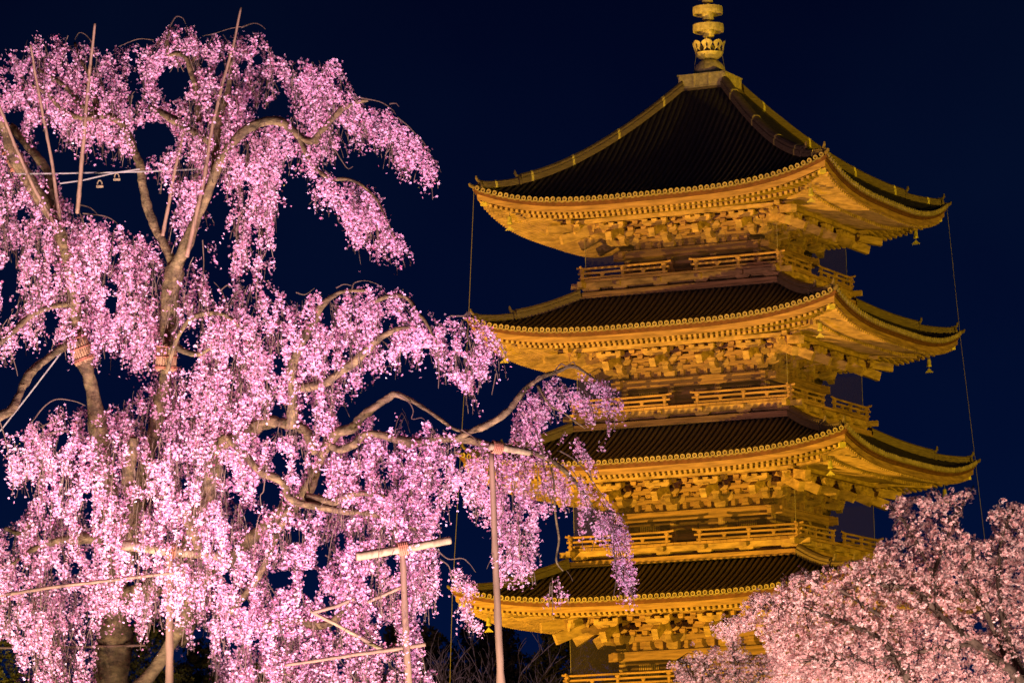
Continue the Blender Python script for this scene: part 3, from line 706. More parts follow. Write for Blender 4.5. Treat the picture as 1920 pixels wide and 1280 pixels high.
HOLE = [  # ellipses
 (6, 1238, 26, 44), (30, 1262, 14, 20),
 (10, 112, 8, 12), (20, 145, 14, 12), (30, 215, 18, 14), (80, 225, 12, 10), (410, 125, 12, 14), (245, 115, 8, 10), (252, 147, 9, 10), (457, 115, 10, 7), (485, 107, 12, 8),
 (525, 157, 8, 8), (470, 190, 6, 9), (490, 207, 13, 6), (315, 345, 9, 8), (325, 470, 13, 18), (98, 505, 8, 15), (95, 600, 14, 32), (212, 532, 12, 10), (210, 562, 9, 10),
 (197, 680, 17, 30), (350, 668, 19, 22), (120, 820, 8, 13), (92, 908, 8, 8), (165, 935, 8, 24), (165, 868, 5, 8), (222, 882, 5, 13), (520, 768, 15, 15), (575, 772, 12, 18), (500, 803, 18, 9),
 (522, 677, 15, 10), (540, 640, 8, 8), (525, 865, 15, 24), (502, 918, 26, 20), (600, 905, 14, 24), (560, 872, 9, 14), (585, 845, 6, 10), (680, 895, 9, 14), (715, 880, 7, 11), (640, 1010, 9, 14),
 (602, 1040, 12, 20), (555, 998, 6, 10), (582, 1085, 17, 26), (525, 1083, 22, 18), (612, 1122, 9, 16), (735, 1052, 14, 13), (700, 1155, 8, 15), (728, 1185, 20, 22), (240, 1095, 12, 9), (303, 1100, 7, 14),
 (655, 850, 8, 10), (640, 770, 14, 16), (470, 960, 10, 14), (345, 905, 6, 10), (360, 880, 5, 8), (435, 885, 6, 12), (440, 925, 8, 8), (105, 1065, 6, 10), (140, 1060, 14, 8), (170, 1035, 8, 12), (40, 1050, 8, 8),
 (1085, 718, 8, 11), (1112, 737, 8, 7), (860, 870, 7, 10), (830, 880, 6, 12), (790, 900, 8, 9), (760, 860, 6, 9), (812, 930, 7, 12), (915, 905, 5, 12), (955, 930, 6, 12), (985, 960, 6, 14), (1060, 885, 8, 6), (1000, 900, 7, 10),
 (690, 1080, 6, 10), (660, 1060, 5, 10), (760, 1100, 6, 10), (460, 1120, 8, 10), (430, 1075, 7, 9), (480, 1190, 6, 8), (435, 1205, 6, 12), (640, 1240, 8, 16), (720, 1250, 9, 16), (560, 1230, 6, 10), (40, 395, 14, 12), (20, 530, 18, 24),
 (90, 340, 8, 14), (145, 345, 12, 20), (75, 250, 14, 16), (610, 600, 9, 10), (605, 575, 8, 9), (720, 600, 8, 7), (560, 600, 6, 8), (470, 575, 7, 6), (735, 595, 7, 9), (650, 660, 8, 12), (620, 655, 8, 8), (845, 625, 7, 7),
]
HOLEP = [
 [(466, 515), (462, 455), (470, 415), (480, 420), (484, 445), (478, 490), (474, 520)], [(455, 340), (462, 330), (472, 345), (466, 375), (456, 365)], [(640, 440), (655, 450), (650, 470), (635, 460)],
 [(75, 205), (100, 212), (115, 250), (132, 265), (150, 290), (150, 330), (120, 330), (100, 300), (80, 270)],
 [(245, 242), (262, 232), (285, 222), (300, 225), (318, 235), (335, 255), (328, 268), (305, 275), (290, 285), (275, 305), (265, 305), (258, 285), (250, 262)],
 [(292, 140), (310, 128), (325, 120), (345, 118), (358, 140), (355, 150), (350, 165), (345, 180), (325, 185), (310, 178), (300, 165), (290, 150)],
 [(503, 190), (520, 178), (540, 172), (545, 185), (550, 190), (545, 212), (525, 215), (505, 210)],
 [(155, 330), (180, 340), (250, 328), (262, 350), (275, 400), (285, 425), (270, 432), (250, 425), (235, 415), (215, 410), (190, 400), (170, 390), (150, 380), (140, 360)],
 [(0, 500), (15, 490), (40, 520), (30, 545), (20, 555), (25, 575), (0, 600)],
 [(70, 700), (95, 685), (118, 660), (122, 690), (125, 720), (140, 735), (155, 745), (150, 755), (110, 748), (90, 770), (60, 788), (50, 770), (50, 735)],
 [(400, 350), (425, 345), (415, 400), (410, 440), (425, 480), (428, 540), (420, 560), (408, 520), (400, 440), (395, 390)],
 [(640, 722), (668, 724), (678, 702), (692, 684), (706, 692), (716, 660), (735, 664), (742, 688), (748, 664), (778, 660), (790, 684), (820, 670), (880, 752), (905, 800), (860, 808), (800, 765), (742, 736), (712, 752), (690, 768), (660, 790), (646, 780), (635, 760)],
]
GW, GH, GS, GX = 330, 345, 4, -60
def pip(poly, X, Y):
    c = np.zeros(X.shape, bool); n = len(poly)
    for i in range(n):
        x0, y0 = poly[i]; x1, y1 = poly[i - 1]
        if y0 == y1: continue
        cond = ((y0 > Y) != (y1 > Y)) & (X < (x1 - x0) * (Y - y0) / (y1 - y0) + x0); c ^= cond
    return c
def mask_of(polys, ells=(), neg=(), gx=GX, gw=GW, gy=0, gh=GH):
    X, Y = np.meshgrid(gx + GS * (np.arange(gw) + .5), gy + GS * (np.arange(gh) + .5)); m = np.zeros(X.shape, bool)
    for p in polys: m |= pip(p, X, Y)
    for p in neg: m &= ~pip(p, X, Y)
    for cx, cy, rx, ry in ells: m &= ~((((X - cx) / rx) ** 2 + ((Y - cy) / ry) ** 2) < 1)
    return m
TM = mask_of(MASS, HOLE, HOLEP); FULL = mask_of(MASS)
def inm(m, x, y, gx=GX, gy=0):
    i = int((y - gy) / GS); j = int((x - gx) / GS)
    return 0 <= i < m.shape[0] and 0 <= j < m.shape[1] and bool(m[i, j])

wc = tag(empty('weeping_cherry', tuple(np.array(P(206, 1620, 57.6)) * (1, 1, 0))), 'old weeping cherry tree with cascading pink blossom propped by poles', 'tree')
WB = np.array(wc.location)
def off(p): return np.array(p) - WB
LSEG = []    # every limb sample for the blossom depth: x, y, depth, radius
def limb(px, d0, d1, name, m, sides=10):
    q = smooth(limb_pts(px, d0, d1)); pts = [off(P(a, b, c)) for a, b, c, r in q]
    wob = np.interp(np.arange(len(q)), np.arange(0, len(q), 3), 1 + .10 * rng.standard_normal(len(range(0, len(q), 3))))
    rad = [max(.004, r * c / F_PX) * k for (a, b, c, r), k in zip(q, wob)]
    for row in q: LSEG.append(row)
    mb = MB(); mb.tube(pts, rad, sides)
    V = np.array(mb.v); nr_ = len(pts); ph = rng.normal(0, 1, (nr_, sides, 1))
    ph = ph + np.roll(ph, 1, 1) + np.roll(ph, 1, 0) * .7
    C_ = np.repeat(np.array(pts)[:, None], sides, 1); V = (C_ + (V.reshape(nr_, sides, 3) - C_) * (1 + .055 * ph)).reshape(-1, 3); mb.v = [tuple(v) for v in V]
    o = mb.build(name, m, wc, True)
    return o
t0 = TRUNK[0]
q = t0[0]
base = P(206, 1620, 57.6)
tr_ = limb([(x, y, r) for x, y, r in q], t0[1], t0[2], 'trunk', M_bark)
mb = MB(); bz = off(base)
mb.tube([(bz[0] + .02, bz[1], -.1), (bz[0], bz[1], .5), tuple(bz)], [.62, .48, .40], 14); mb.build('trunk_foot', M_bark, tr_, True)
for px, d0, d1 in LIMBS: limb(px, d0, d1, 'limb', M_bark)
LS = np.array(LSEG)

# flowers: every blossom is five cupped petals, gathered as one mesh per bough
class Flowers:
    def __init__(s): s.c = []; s.n = []; s.r = []; s.k = []
    def add(s, c, n, r, k): s.c.append(c); s.n.append(n); s.r.append(r); s.k.append(k)
    def build(s, name, parent, pal, orgn, m=None):
        C = np.array(s.c) - orgn; N = np.array(s.n); R = np.array(s.r); K = np.array(s.k, int); n = len(C)
        N /= np.linalg.norm(N, axis=1)[:, None] + 1e-9
        ref = np.where(np.abs(N[:, 2:3]) < .9, [[0, 0, 1.0]], [[1.0, 0, 0]])
        U = np.cross(ref, N); U /= np.linalg.norm(U, axis=1)[:, None]; V = np.cross(N, U)
        th0 = rng.random(n) * 6.28; vs = np.zeros((n, 5, 4, 3)); cup = .25 + .5 * rng.random(n)
        for k in range(5):
            for j, (dr, da, up) in enumerate(((.06, 0, -.08), (.66, -.52, .42), (1.0, 0, 1.0), (.66, .52, .42))):
                a = th0 + 1.2566 * k + da
                vs[:, k, j] = C + R[:, None] * (dr * (np.cos(a)[:, None] * U + np.sin(a)[:, None] * V) + (up * cup)[:, None] * N)
        V4 = vs.reshape(-1, 3); nf = n * 5
        me = bpy.data.meshes.new(name); me.vertices.add(len(V4)); me.vertices.foreach_set('co', V4.ravel())
        me.loops.add(nf * 4); me.loops.foreach_set('vertex_index', np.arange(nf * 4, dtype=np.int32))
        me.polygons.add(nf); me.polygons.foreach_set('loop_start', np.arange(0, nf * 4, 4, dtype=np.int32)); me.polygons.foreach_set('loop_total', np.full(nf, 4, np.int32))
        pc = np.array(pal)[K]; jit = 1 + .16 * rng.standard_normal((n, 1)); pc = np.clip(pc * jit, .02, .95)
        col = np.ones((n, 5, 4, 4), np.float32); col[..., :3] = pc[:, None, None, :]
        col[:, :, 0, :3] *= np.array([.75, .35, .45])            # deeper pink in the throat
        at = me.attributes.new('Col', 'FLOAT_COLOR', 'POINT'); at.data.foreach_set('color', col.ravel())
        me.materials.append(m or M_petal); me.update(calc_edges=True); me.validate()
        return link(name, me, parent)
WPAL = [(.87, .52, .68), (.90, .60, .74), (.82, .42, .60), (.93, .71, .81), (.60, .20, .33), (.30, .28, .08), (.26, .10, .08)]
WPR = [.34, .28, .16, .10, .04, .02, .06]
# boughs: blossoms are shared out to the nearest of these heads
HEADS = [(30, 130), (120, 110), (230, 120), (340, 90), (430, 110), (500, 160), (590, 140), (650, 230), (760, 270), (300, 250), (400, 240), (180, 240), (540, 270), (470, 400), (660, 360), (700, 430), (350, 380),
         (40, 310), (40, 450), (140, 460), (240, 480), (60, 570), (170, 590), (260, 600), (380, 560), (450, 560), (560, 600), (690, 580), (820, 620), (910, 650), (420, 690), (300, 730), (540, 720), (620, 760), (700, 690),
         (80, 830), (200, 830), (320, 850), (430, 860), (560, 900), (660, 860), (760, 840), (860, 860), (960, 880), (1080, 900), (1020, 760), (1120, 740), (1090, 830), (970, 1010), (1160, 1040), (1045, 1090), (875, 1110),
         (80, 980), (180, 1010), (60, 1110), (60, 1220), (180, 1120), (290, 1040), (400, 1000), (500, 1010), (620, 1000), (740, 960), (430, 1130), (540, 1140), (660, 1120), (760, 1060), (450, 1240), (590, 1240), (720, 1230)]
HD = np.array(HEADS, float)
# where bare wood shows between the blossoms
VIS = np.array([(168, 700, 28, 50), (185, 790, 22, 35), (205, 905, 12, 25), (45, 350, 25, 38), (100, 370, 15, 45), (15, 270, 25, 32), (70, 292, 25, 16), (325, 520, 30, 60), (310, 600, 18, 40), (312, 690, 18, 40), (370, 420, 35, 60), (395, 345, 25, 35),
 (280, 390, 22, 70), (262, 310, 15, 25), (470, 240, 45, 25), (540, 240, 40, 25), (585, 260, 30, 15), (625, 215, 30, 25), (412, 240, 14, 40), (360, 140, 14, 25), (340, 105, 25, 10), (315, 222, 18, 14), (380, 255, 20, 12), (140, 185, 25, 25),
 (105, 195, 18, 15), (165, 212, 20, 12), (115, 155, 25, 15), (395, 890, 25, 50), (425, 825, 25, 15), (475, 800, 25, 18), (520, 792, 30, 14), (548, 775, 12, 28), (575, 815, 14, 18), (598, 590, 12, 18), (572, 628, 12, 14), (650, 690, 45, 40), (430, 830, 20, 15),
 (475, 865, 25, 20), (515, 900, 25, 15), (545, 925, 20, 20), (600, 952, 40, 12), (680, 962, 40, 10), (580, 915, 16, 25), (600, 940, 35, 12), (605, 860, 10, 15), (650, 805, 20, 10), (640, 835, 20, 14), (470, 1015, 25, 20), (715, 752, 35, 25), (355, 985, 14, 28),
 (345, 1130, 12, 25), (70, 690, 50, 60), (15, 770, 25, 15), (30, 620, 35, 25), (940, 775, 40, 30), (1000, 715, 30, 20), (1055, 692, 30, 12), (170, 1010, 25, 10), (590, 1165, 40, 14), (255, 850, 12, 45), (660, 560, 20, 8), (755, 558, 24, 8), (420, 590, 30, 8), (860, 800, 30, 8)], float)
def vis(x, y): return bool(((((x - VIS[:, 0]) / VIS[:, 2]) ** 2 + ((y - VIS[:, 1]) / VIS[:, 3]) ** 2) < 1).any())
FL = [Flowers() for _ in HEADS]; TW = [MB() for _ in HEADS]
iy, ix = np.nonzero(TM); cells = np.column_stack([GX + GS * (ix + .5), GS * (iy + .5)])
def vnoise(x, y, sx_, sy_, tab):
    u, v = x / sx_ + 20, y / sy_ + 20; i, j = int(u), int(v); a, b = u - i, v - j; a = a * a * (3 - 2 * a); b = b * b * (3 - 2 * b); n = tab.shape[0]
    g = lambda p, q: tab[p % n, q % n]
    return (g(i, j) * (1 - a) + g(i + 1, j) * a) * (1 - b) + (g(i, j + 1) * (1 - a) + g(i + 1, j + 1) * a) * b
NT = [rng.random((64, 64)) for _ in range(4)]
nS = 12500
pick = cells[rng.choice(len(cells), nS)]
cover = {}
for (x0, y0) in pick:
    x0 += rng.uniform(-3, 3); y0 += rng.uniform(-3, 3)
    # fewer starts where the strands already hang thick
    d2 = (LS[:, 0] - x0) ** 2 + (LS[:, 1] - y0) ** 2; j = int(d2.argmin())
    d = LS[j, 2] + rng.normal(0, .55) + (.12 if math.sqrt(d2[j]) < 60 else .0)
    back = rng.random() < .30
    if back: d += rng.uniform(.3, 1.8)
    elif LS[j, 3] > 13 and y0 > 800: d -= rng.uniform(.5, 2.2)
    nt_ = NT[0] if back else NT[1]
    h = int(((HD - (x0, y0)) ** 2).sum(1).argmin())
    side = 1 if x0 > 330 else -1
    ang = rng.normal(0, .35) + (.45 if x0 > 560 and y0 < 760 else 0) * rng.random() + (.35 if x0 > 1040 else 0)
    L = rng.uniform(35, 150); step = 8.0; x, y = x0, y0; dx = math.sin(ang + rng.normal(0, .3)); dy = math.cos(ang) * .6 - .15
    path = []; miss = 0
    for k in range(int(L / step)):
        dy += .16; nn_ = math.hypot(dx, dy); x += step * dx / nn_; y += step * dy / nn_; dx *= .93; dx += rng.normal(0, .07)
        d += rng.normal(0, .025)
        if not inm(TM, x, y):
            miss += 1
            if miss > 5 or dy < .55 or rng.random() < .28 or inm(FULL, x, y): break
        if .62 * vnoise(x, y, 15, 40, nt_) + .38 * vnoise(x, y, 9, 13, NT[2]) < (.445 if not back else .38):
            path.append((x, y, d)); continue
        key = (int(x / 11), int(y / 11)); cv_ = cover.get(key, 0)
        path.append((x, y, d))
        if cv_ > 6 and rng.random() < .8: continue
        cover[key] = cv_ + 1
        # keep the traced limbs open to view: blossoms on top of a limb move behind it
        e2 = np.hypot(LS[:, 0] - x, LS[:, 1] - y); jj = int(e2.argmin()); dd = d
        if vis(x, y) and e2[jj] < LS[jj, 3] * 1.15 + 1.0 and LS[jj, 3] > 3 and dd < LS[jj, 2] + .15 and rng.random() < .86: dd = LS[jj, 2] + rng.uniform(.25, .9)
        nb = int(rng.integers(4, 8) * (1 - .45 * k / (L / step))) - miss; c0 = P(x, y, dd)
        for _ in range(max(1, nb)):
            o_ = rng.normal(0, 1, 3) * .022; o_[2] -= .010
            nv = o_ / (np.linalg.norm(o_) + 1e-6) + np.array([0, -.45, -.35]) + rng.normal(0, .35, 3)
            kk = rng.choice(len(WPAL), p=WPR)
            FL[h].add(c0 + o_, nv, rng.uniform(.0135, .0215) * (1 if kk < 5 else .6), kk)
    if len(path) > 2 and rng.random() < .55:
        TW[h].tube([P(a, b, c + .02) for a, b, c in path], rng.uniform(.003, .006), 3, False)
# bare arching twigs that show above the masses
ARCH = [[(175, 82), (160, 65), (148, 62), (140, 75)], [(288, 75), (262, 73), (240, 80), (222, 88)], [(318, 50), (330, 32), (342, 34), (348, 45)], [(452, 52), (474, 44), (488, 47), (498, 55)], [(452, 50), (430, 54), (405, 62), (380, 68)],
        [(668, 182), (690, 186), (715, 192), (735, 205), (742, 215)], [(730, 195), (742, 194), (748, 200)], [(745, 220), (765, 236), (778, 250), (795, 268), (806, 288)], [(655, 240), (668, 258), (664, 285)], [(628, 280), (640, 300), (652, 316), (662, 312)],
        [(345, 135), (330, 112), (322, 130), (318, 136)], [(332, 112), (334, 135)], [(410, 548), (425, 535), (432, 540)], [(555, 548), (572, 552), (590, 540)], [(630, 540), (645, 533), (662, 536)], [(660, 542), (665, 530), (685, 526), (706, 532), (716, 540)],
        [(845, 592), (868, 592), (880, 588), (884, 600)], [(870, 592), (878, 585), (886, 588)], [(822, 665), (823, 700), (822, 728)], [(742, 738), (765, 752), (775, 770), (772, 785), (790, 783), (797, 788)], [(1000, 718), (1010, 705), (1022, 708)], [(1040, 695), (1052, 682), (1062, 686), (1075, 678), (1080, 690)],
        [(60, 790), (85, 760), (108, 748), (140, 752), (160, 760)], [(75, 800), (105, 790), (120, 800)], [(85, 815), (110, 808), (140, 812), (170, 825)], [(20, 870), (25, 905), (22, 930)], [(0, 790), (12, 830), (16, 860)], [(130, 870), (150, 905), (165, 918), (180, 915)], [(0, 640), (18, 655), (30, 690), (33, 705)], [(865, 805), (890, 822), (905, 850)],
        [(1050, 845), (1075, 860), (1100, 885), (1120, 915), (1140, 940)], [(815, 1026), (840, 1047), (866, 1046), (880, 1056), (892, 1072)], [(825, 1048), (842, 1062), (848, 1090), (856, 1098)], [(150, 400), (165, 440), (167, 465)], [(155, 400), (195, 405), (215, 415), (225, 425)], [(150, 384), (170, 390), (186, 405)],
        [(320, 790), (370, 790), (400, 785)], [(205, 800), (235, 765), (280, 745), (320, 735)], [(210, 1020), (240, 1003), (275, 997), (300, 1005), (318, 1025), (321, 1050)], [(430, 1065), (450, 1100), (470, 1130), (520, 1180), (560, 1240), (580, 1290)], [(500, 1090), (540, 1150), (556, 1200), (562, 1250)], [(590, 1180), (640, 1240), (680, 1290)], [(680, 1170), (720, 1230), (760, 1280)], [(675, 960), (700, 990), (690, 1000)], [(712, 962), (745, 975), (780, 1000), (810, 1008)],
        [(497, 890), (494, 920), (488, 930), (492, 960)], [(930, 700), (922, 740)], [(380, 450), (382, 500), (378, 560)], [(1150, 1020), (1155, 1080), (1150, 1120)], [(1165, 1080), (1180, 1105), (1190, 1120)], [(610, 1040), (640, 1060), (660, 1090)], [(645, 1135), (620, 1100), (640, 1060), (668, 1025)]]
for a in ARCH:
    x, y = a[0]; h = int(((HD - (x, y)) ** 2).sum(1).argmin()); d2 = (LS[:, 0] - x) ** 2 + (LS[:, 1] - y) ** 2; d = LS[int(d2.argmin()), 2] - .15
    q = smooth([(u, v, d, 1) for u, v in a]); TW[h].tube([P(*r[:3]) for r in q], np.linspace(.009, .004, len(q)), 5)
for k, (fl, tw) in enumerate(zip(FL, TW)):
    if not fl.c: continue
    tw.v = [tuple(np.array(v) - WB) for v in tw.v]
    if tw.v:
        bo = tw.build('crown', M_twig, wc)  # hanging twigs of one bough, not the whole crown
    else: bo = wc
    fl.build('blossom', bo, WPAL, WB)

# ------------------------------------------------------------------ props, poles and ties of the weeping cherry
def ground_from(pa, pb):
    """run the line pa -> pb on down to the ground"""
    pa = np.array(pa); pb = np.array(pb); k = -pa[2] / (pb[2] - pa[2]); return pa + (pb - pa) * k
def pole_mesh(m, pts, r0, r1, sides=9, knots=True):
    n = 43; pts = np.array(pts, float); t = np.linspace(0, 1, len(pts)); tt = np.linspace(0, 1, n)
    q = np.column_stack([np.interp(tt, t, pts[:, k]) for k in range(3)]); q[1:-1] += np.cumsum(rng.normal(0, .0018, (n - 2, 3)), 0) * np.sin(np.linspace(0, 3.14, n - 2))[:, None]
    bump = np.where(np.arange(n) % 6 == 3, 1.13, 1.0) if knots else 1.0
    m.tube(q, (r0 + (r1 - r0) * tt) * (1 + .03 * rng.standard_normal(n)) * bump, sides)
def prop(px_top, px_low, d, w, log, label, lr):
    a, b = P(*px_top, d), P(*px_low, d); gpt = ground_from(a, b)
    t = tag(empty('support_frame', tuple(gpt)), label, 'tree prop', 'timber props under the weeping cherry')
    m = MB(); pole_mesh(m, [a - gpt, b - gpt, (0, 0, 0)], w[0] * d / F_PX, w[1] * d / F_PX * 1.15, 10); m.build('post', M_bamboo, t, True)
    m = MB(); pole_mesh(m, [P(*log[0], d - .15) - gpt, P(*log[1], d + .1) - gpt], lr * d / F_PX, lr * .86 * d / F_PX, 12, False); m.build('crossbeam', M_log, t, True)
    m = MB(); c = np.array(a) - gpt; ax = P(*log[1], d + .1) - P(*log[0], d - .15); ax /= np.linalg.norm(ax); u_ = np.cross(ax, (0, 0, 1)); u_ /= np.linalg.norm(u_); v_ = np.cross(ax, u_)
    t_ = ((c + gpt - P(*log[0], d - .15)) @ ax); c = P(*log[0], d - .15) - gpt + ax * t_
    for k in (-.05, -.025, 0, .025, .05):
        m.tube([c + ax * k + (lr * d / F_PX + .012) * (math.cos(x) * u_ + 1.15 * math.sin(x) * v_) for x in np.linspace(0, 2 * math.pi, 16)], .011, 5)
    m.build('rope_tie', M_rope, t)
prop((318, 1036), (318, 1280), 55.2, (6.6, 7.6), ((228, 1021), (417, 1043)), 'upright timber prop with a short crossbeam below the middle of the weeping cherry', 9.5)
prop((754, 1026), (768, 1280), 53.2, (5.6, 7.4), ((668, 1043), (845, 1012)), 'timber prop whose pale log crossbeam sticks out at the lower right of the blossom', 8.5)
prop((921, 846), (941, 1280), 52.8, (5.2, 8.4), ((918, 836), (993, 848)), 'tallest timber prop standing in front of the pagoda eaves with a grey log on top', 7.5)
def pole(pts, d, r, label, name='bamboo_pole', cat='pole', group='bamboo poles tied to the weeping cherry', m_=None):
    o = P(*pts[-1], d[1] if isinstance(d, tuple) else d); m = MB()
    ds = np.linspace(*(d if isinstance(d, tuple) else (d, d)), len(pts))
    pole_mesh(m, [P(x, y, z) - o for (x, y), z in zip(pts, ds)], r[0] * 48 / F_PX, r[1] * 48 / F_PX)
    b_ = m.build(name, m_ or M_bamboo, None, True); b_.location = tuple(o); tag(b_, label, cat, group); return b_
pole([(178, 44), (166, 165), (145, 400)], (55.3, 55.9), (2.6, 4.8), 'straight bamboo pole rising above the blossom at the upper left')
pole([(452, 14), (438, 82), (418, 150), (399, 235), (384, 330), (350, 482)], (55.0, 55.5), (2.2, 4.8), 'tallest bamboo pole, its tip above the top of the weeping cherry')
pole([(57, 84), (72, 162), (100, 312), (113, 418)], (55.3, 56.0), (2.2, 4.2), 'bamboo pole leaning left behind the pole with its tip above the blossom')
pole([(-14, 165), (0, 203), (28, 272), (62, 350), (106, 428)], (55.2, 55.9), (2.8, 4.2), 'bamboo pole slanting down from the left picture edge to the trunk fork')
pole([(347, 238), (326, 332), (305, 442)], (55.6, 55.8), (2.6, 4.2), 'short bamboo pole between the two arms of the forked trunk')
pole([(-40, 1121), (110, 1100), (345, 1071)], (54.4, 54.6), (3.8, 3.4), 'long horizontal bamboo rail crossing the low blossom at the left', 'bamboo_rail', 'rail', 'bamboo rails of the tree props')
pole([(-40, 1214), (120, 1212), (273, 1209)], (56.9, 56.8), (2.6, 2.8), 'low horizontal bamboo rail passing behind the dark trunk', 'bamboo_rail', 'rail', 'bamboo rails of the tree props')
pole([(535, 1246), (660, 1228), (798, 1207)], (53.4, 53.2), (3.2, 4.6), 'bamboo rail tied across the prop post at the lower right of the blossom', 'bamboo_rail', 'rail', 'bamboo rails of the tree props')
pole([(585, 1148), (625, 1138), (664, 1122)], (53.6, 53.6), (3.8, 3.8), 'short bamboo rail in the blossom under the log crossbeam', 'bamboo_rail', 'rail', 'bamboo rails of the tree props')
pole([(582, 1145), (650, 1182), (722, 1220)], (53.7, 53.4), (3.4, 4.4), 'diagonal pale bamboo brace running down to the lower right rail', 'bamboo_rail', 'rail', 'bamboo rails of the tree props', M_log)
pole([(690, 1128), (757, 1098)], (53.5, 53.3), (3.4, 3.6), 'short bamboo rail meeting the post below the log crossbeam', 'bamboo_rail', 'rail', 'bamboo rails of the tree props')
def wrap(pts, d, r, label):
    o = P(*pts[1], d); t = tag(empty('trunk_wrap', tuple(o)), label, 'trunk wrap', 'slatted wraps on the trunks'); m = MB()
    a, b = P(*pts[0], d) - o, P(*pts[-1], d) - o; ax = (b - a) / np.linalg.norm(b - a); u_ = np.cross(ax, (0, 1, 0)); u_ /= np.linalg.norm(u_); v_ = np.cross(ax, u_); R = r * d / F_PX
    for k in range(22):
        th = 2 * math.pi * k / 22; c = R * (math.cos(th) * u_ + math.sin(th) * v_); e0 = rng.uniform(-.03, .03)
        m.tube([a + c + ax * e0, b + c * 1.03 + ax * rng.uniform(-.03, .03)], .017, 5)
    m.build('slats', M_straw, t, True)
    for f_ in (.1, .5, .9, .96):
        m = MB(); c0 = a + (b - a) * f_; m.tube([c0 + (R + .022) * (math.cos(x) * u_ + math.sin(x) * v_) for x in np.linspace(0, 2 * math.pi, 20)], .011, 5); m.build('rope_ring', M_rope, t)
wrap([(141, 630), (148, 650), (159, 676)], 56.2, 17, 'slatted straw wrap round the left trunk where it bends')
wrap([(313, 645), (312, 668), (311, 692)], 55.7, 17, 'slatted straw wrap round the upright middle trunk')
wrap([(17, 278), (26, 296), (36, 316)], 56.2, 13, 'slatted straw wrap round the trunk arm at the left picture edge')
def tie(pts, d, label, clamps=()):
    o = P(*pts[0], d); m = MB(); m.tube([P(x, y, d) - o for x, y in pts], .010, 5); c = m.build('tie_cable', M_wire); c.location = tuple(o); tag(c, label, 'cable', 'cables tying the cherry trunks')
    for x, y in clamps:
        m = MB(); p = P(x, y, d) - o
        m.tube([p + np.array(q) for q in ((-.028, 0, -.05), (-.026, 0, 0), (-.01, 0, .025), (.01, 0, .025), (.026, 0, 0), (.028, 0, -.05))], .009, 6); m.box(tuple(p + np.array((0, 0, -.052))), (.085, .03, .024)); m.build('clamp', M_log, c)
tie([(28, 326), (120, 325), (262, 322), (400, 316)], 55.9, 'upper thin cable stretched level between the trunks')
tie([(112, 344), (155, 338), (215, 324), (262, 317)], 55.85, 'lower thin cable with two small hanging clamps', [(187, 342), (219, 329)])
tie([(0, 808), (50, 745), (100, 680), (130, 640)], 55.95, 'thin cable slanting up to the wrap on the left trunk')

# ------------------------------------------------------------------ upright cherry trees at the right
def blossom_tree(name, label, base_px, d0, limbs, polys, ells, heads, npom, gx, gw, gy, gh, group):
    b3 = P(*base_px, d0); b3[2] = 0
    T = tag(empty(name, tuple(b3)), label, 'cherry tree', group); seg = []
    for k, (px, da, db) in enumerate(limbs):
        q = smooth(limb_pts(px, da, db)); m = MB(); pts = [P(a, b, c) - b3 for a, b, c, r in q]
        if k == 0: pts[0] = np.array((0, 0, -.1))
        m.tube(pts, [max(.005, r * c / F_PX) for a, b, c, r in q], 9); m.build('trunk' if k == 0 else 'limb', M_bark2, T, True); seg += list(q)
    seg = np.array(seg); M = mask_of(polys, ells, gx=gx, gw=gw, gy=gy, gh=gh); iy, ix = np.nonzero(M); cl = np.column_stack([gx + GS * (ix + .5), gy + GS * (iy + .5)])
    H = np.array(heads, float); FLs = [Flowers() for _ in heads]; TWs = [MB() for _ in heads]
    pal = [(.90, .62, .60), (.92, .70, .67), (.85, .51, .50), (.94, .78, .74), (.58, .24, .21), (.32, .13, .10)]
    pr = [.32, .27, .20, .13, .04, .04]; cov = {}
    for i in range(npom):
        x, y = cl[rng.integers(len(cl))] + (rng.normal(0, 2.5, 2) if rng.random() < .8 else rng.normal(0, 9, 2)); e2 = np.hypot(seg[:, 0] - x, seg[:, 1] - y); j = int(e2.argmin())
        d = seg[j, 2] + rng.normal(.5, 1.3)
        if rng.random() < .5 and .6 * vnoise(x, y, 22, 18, NT[3]) + .4 * vnoise(x, y, 9, 9, NT[2]) < .42: continue
        if y < 1015 and x < 1850 and rng.random() < .4: continue
        key = (int(x / 11), int(y / 11)); c_ = cov.get(key, 0)
        if c_ > 3 and rng.random() < .75: continue
        cov[key] = c_ + 1
        if e2[j] < seg[j, 3] + 2 and seg[j, 3] > 2.4 and rng.random() < .8: d = max(d, seg[j, 2] + .3)
        h = int(((H - (x, y)) ** 2).sum(1).argmin()); c0 = P(x, y, d)
        nb = rng.integers(7, 12); R = rng.uniform(.028, .045)
        for _ in range(nb):
            v = rng.normal(0, 1, 3); v /= np.linalg.norm(v); kk = rng.choice(6, p=pr)
            FLs[h].add(c0 + v * R * (1 if kk < 4 else .7), v + rng.normal(0, .3, 3) + (0, -.2, -.1), rng.uniform(.016, .024) * (1 if kk < 4 else .6), kk)
        if rng.random() < .16:
            far = np.nonzero((e2 > 10) & (e2 < 42))[0]
            if len(far):
                k = far[rng.integers(len(far))]; p0 = P(seg[k, 0], seg[k, 1], seg[k, 2]); mid = (p0 + c0) / 2 + rng.normal(0, .05, 3)
                TWs[h].tube([p0 - b3, mid - b3, c0 - b3], [.008, .006, .004], 4, False)
    for f_, tw in zip(FLs, TWs):
        if not f_.c: continue
        bo = tw.build('crown', M_bark2, T) if tw.v else T  # loose twigs belonging to one bough
        f_.build('blossom', bo, pal, b3)
    return T
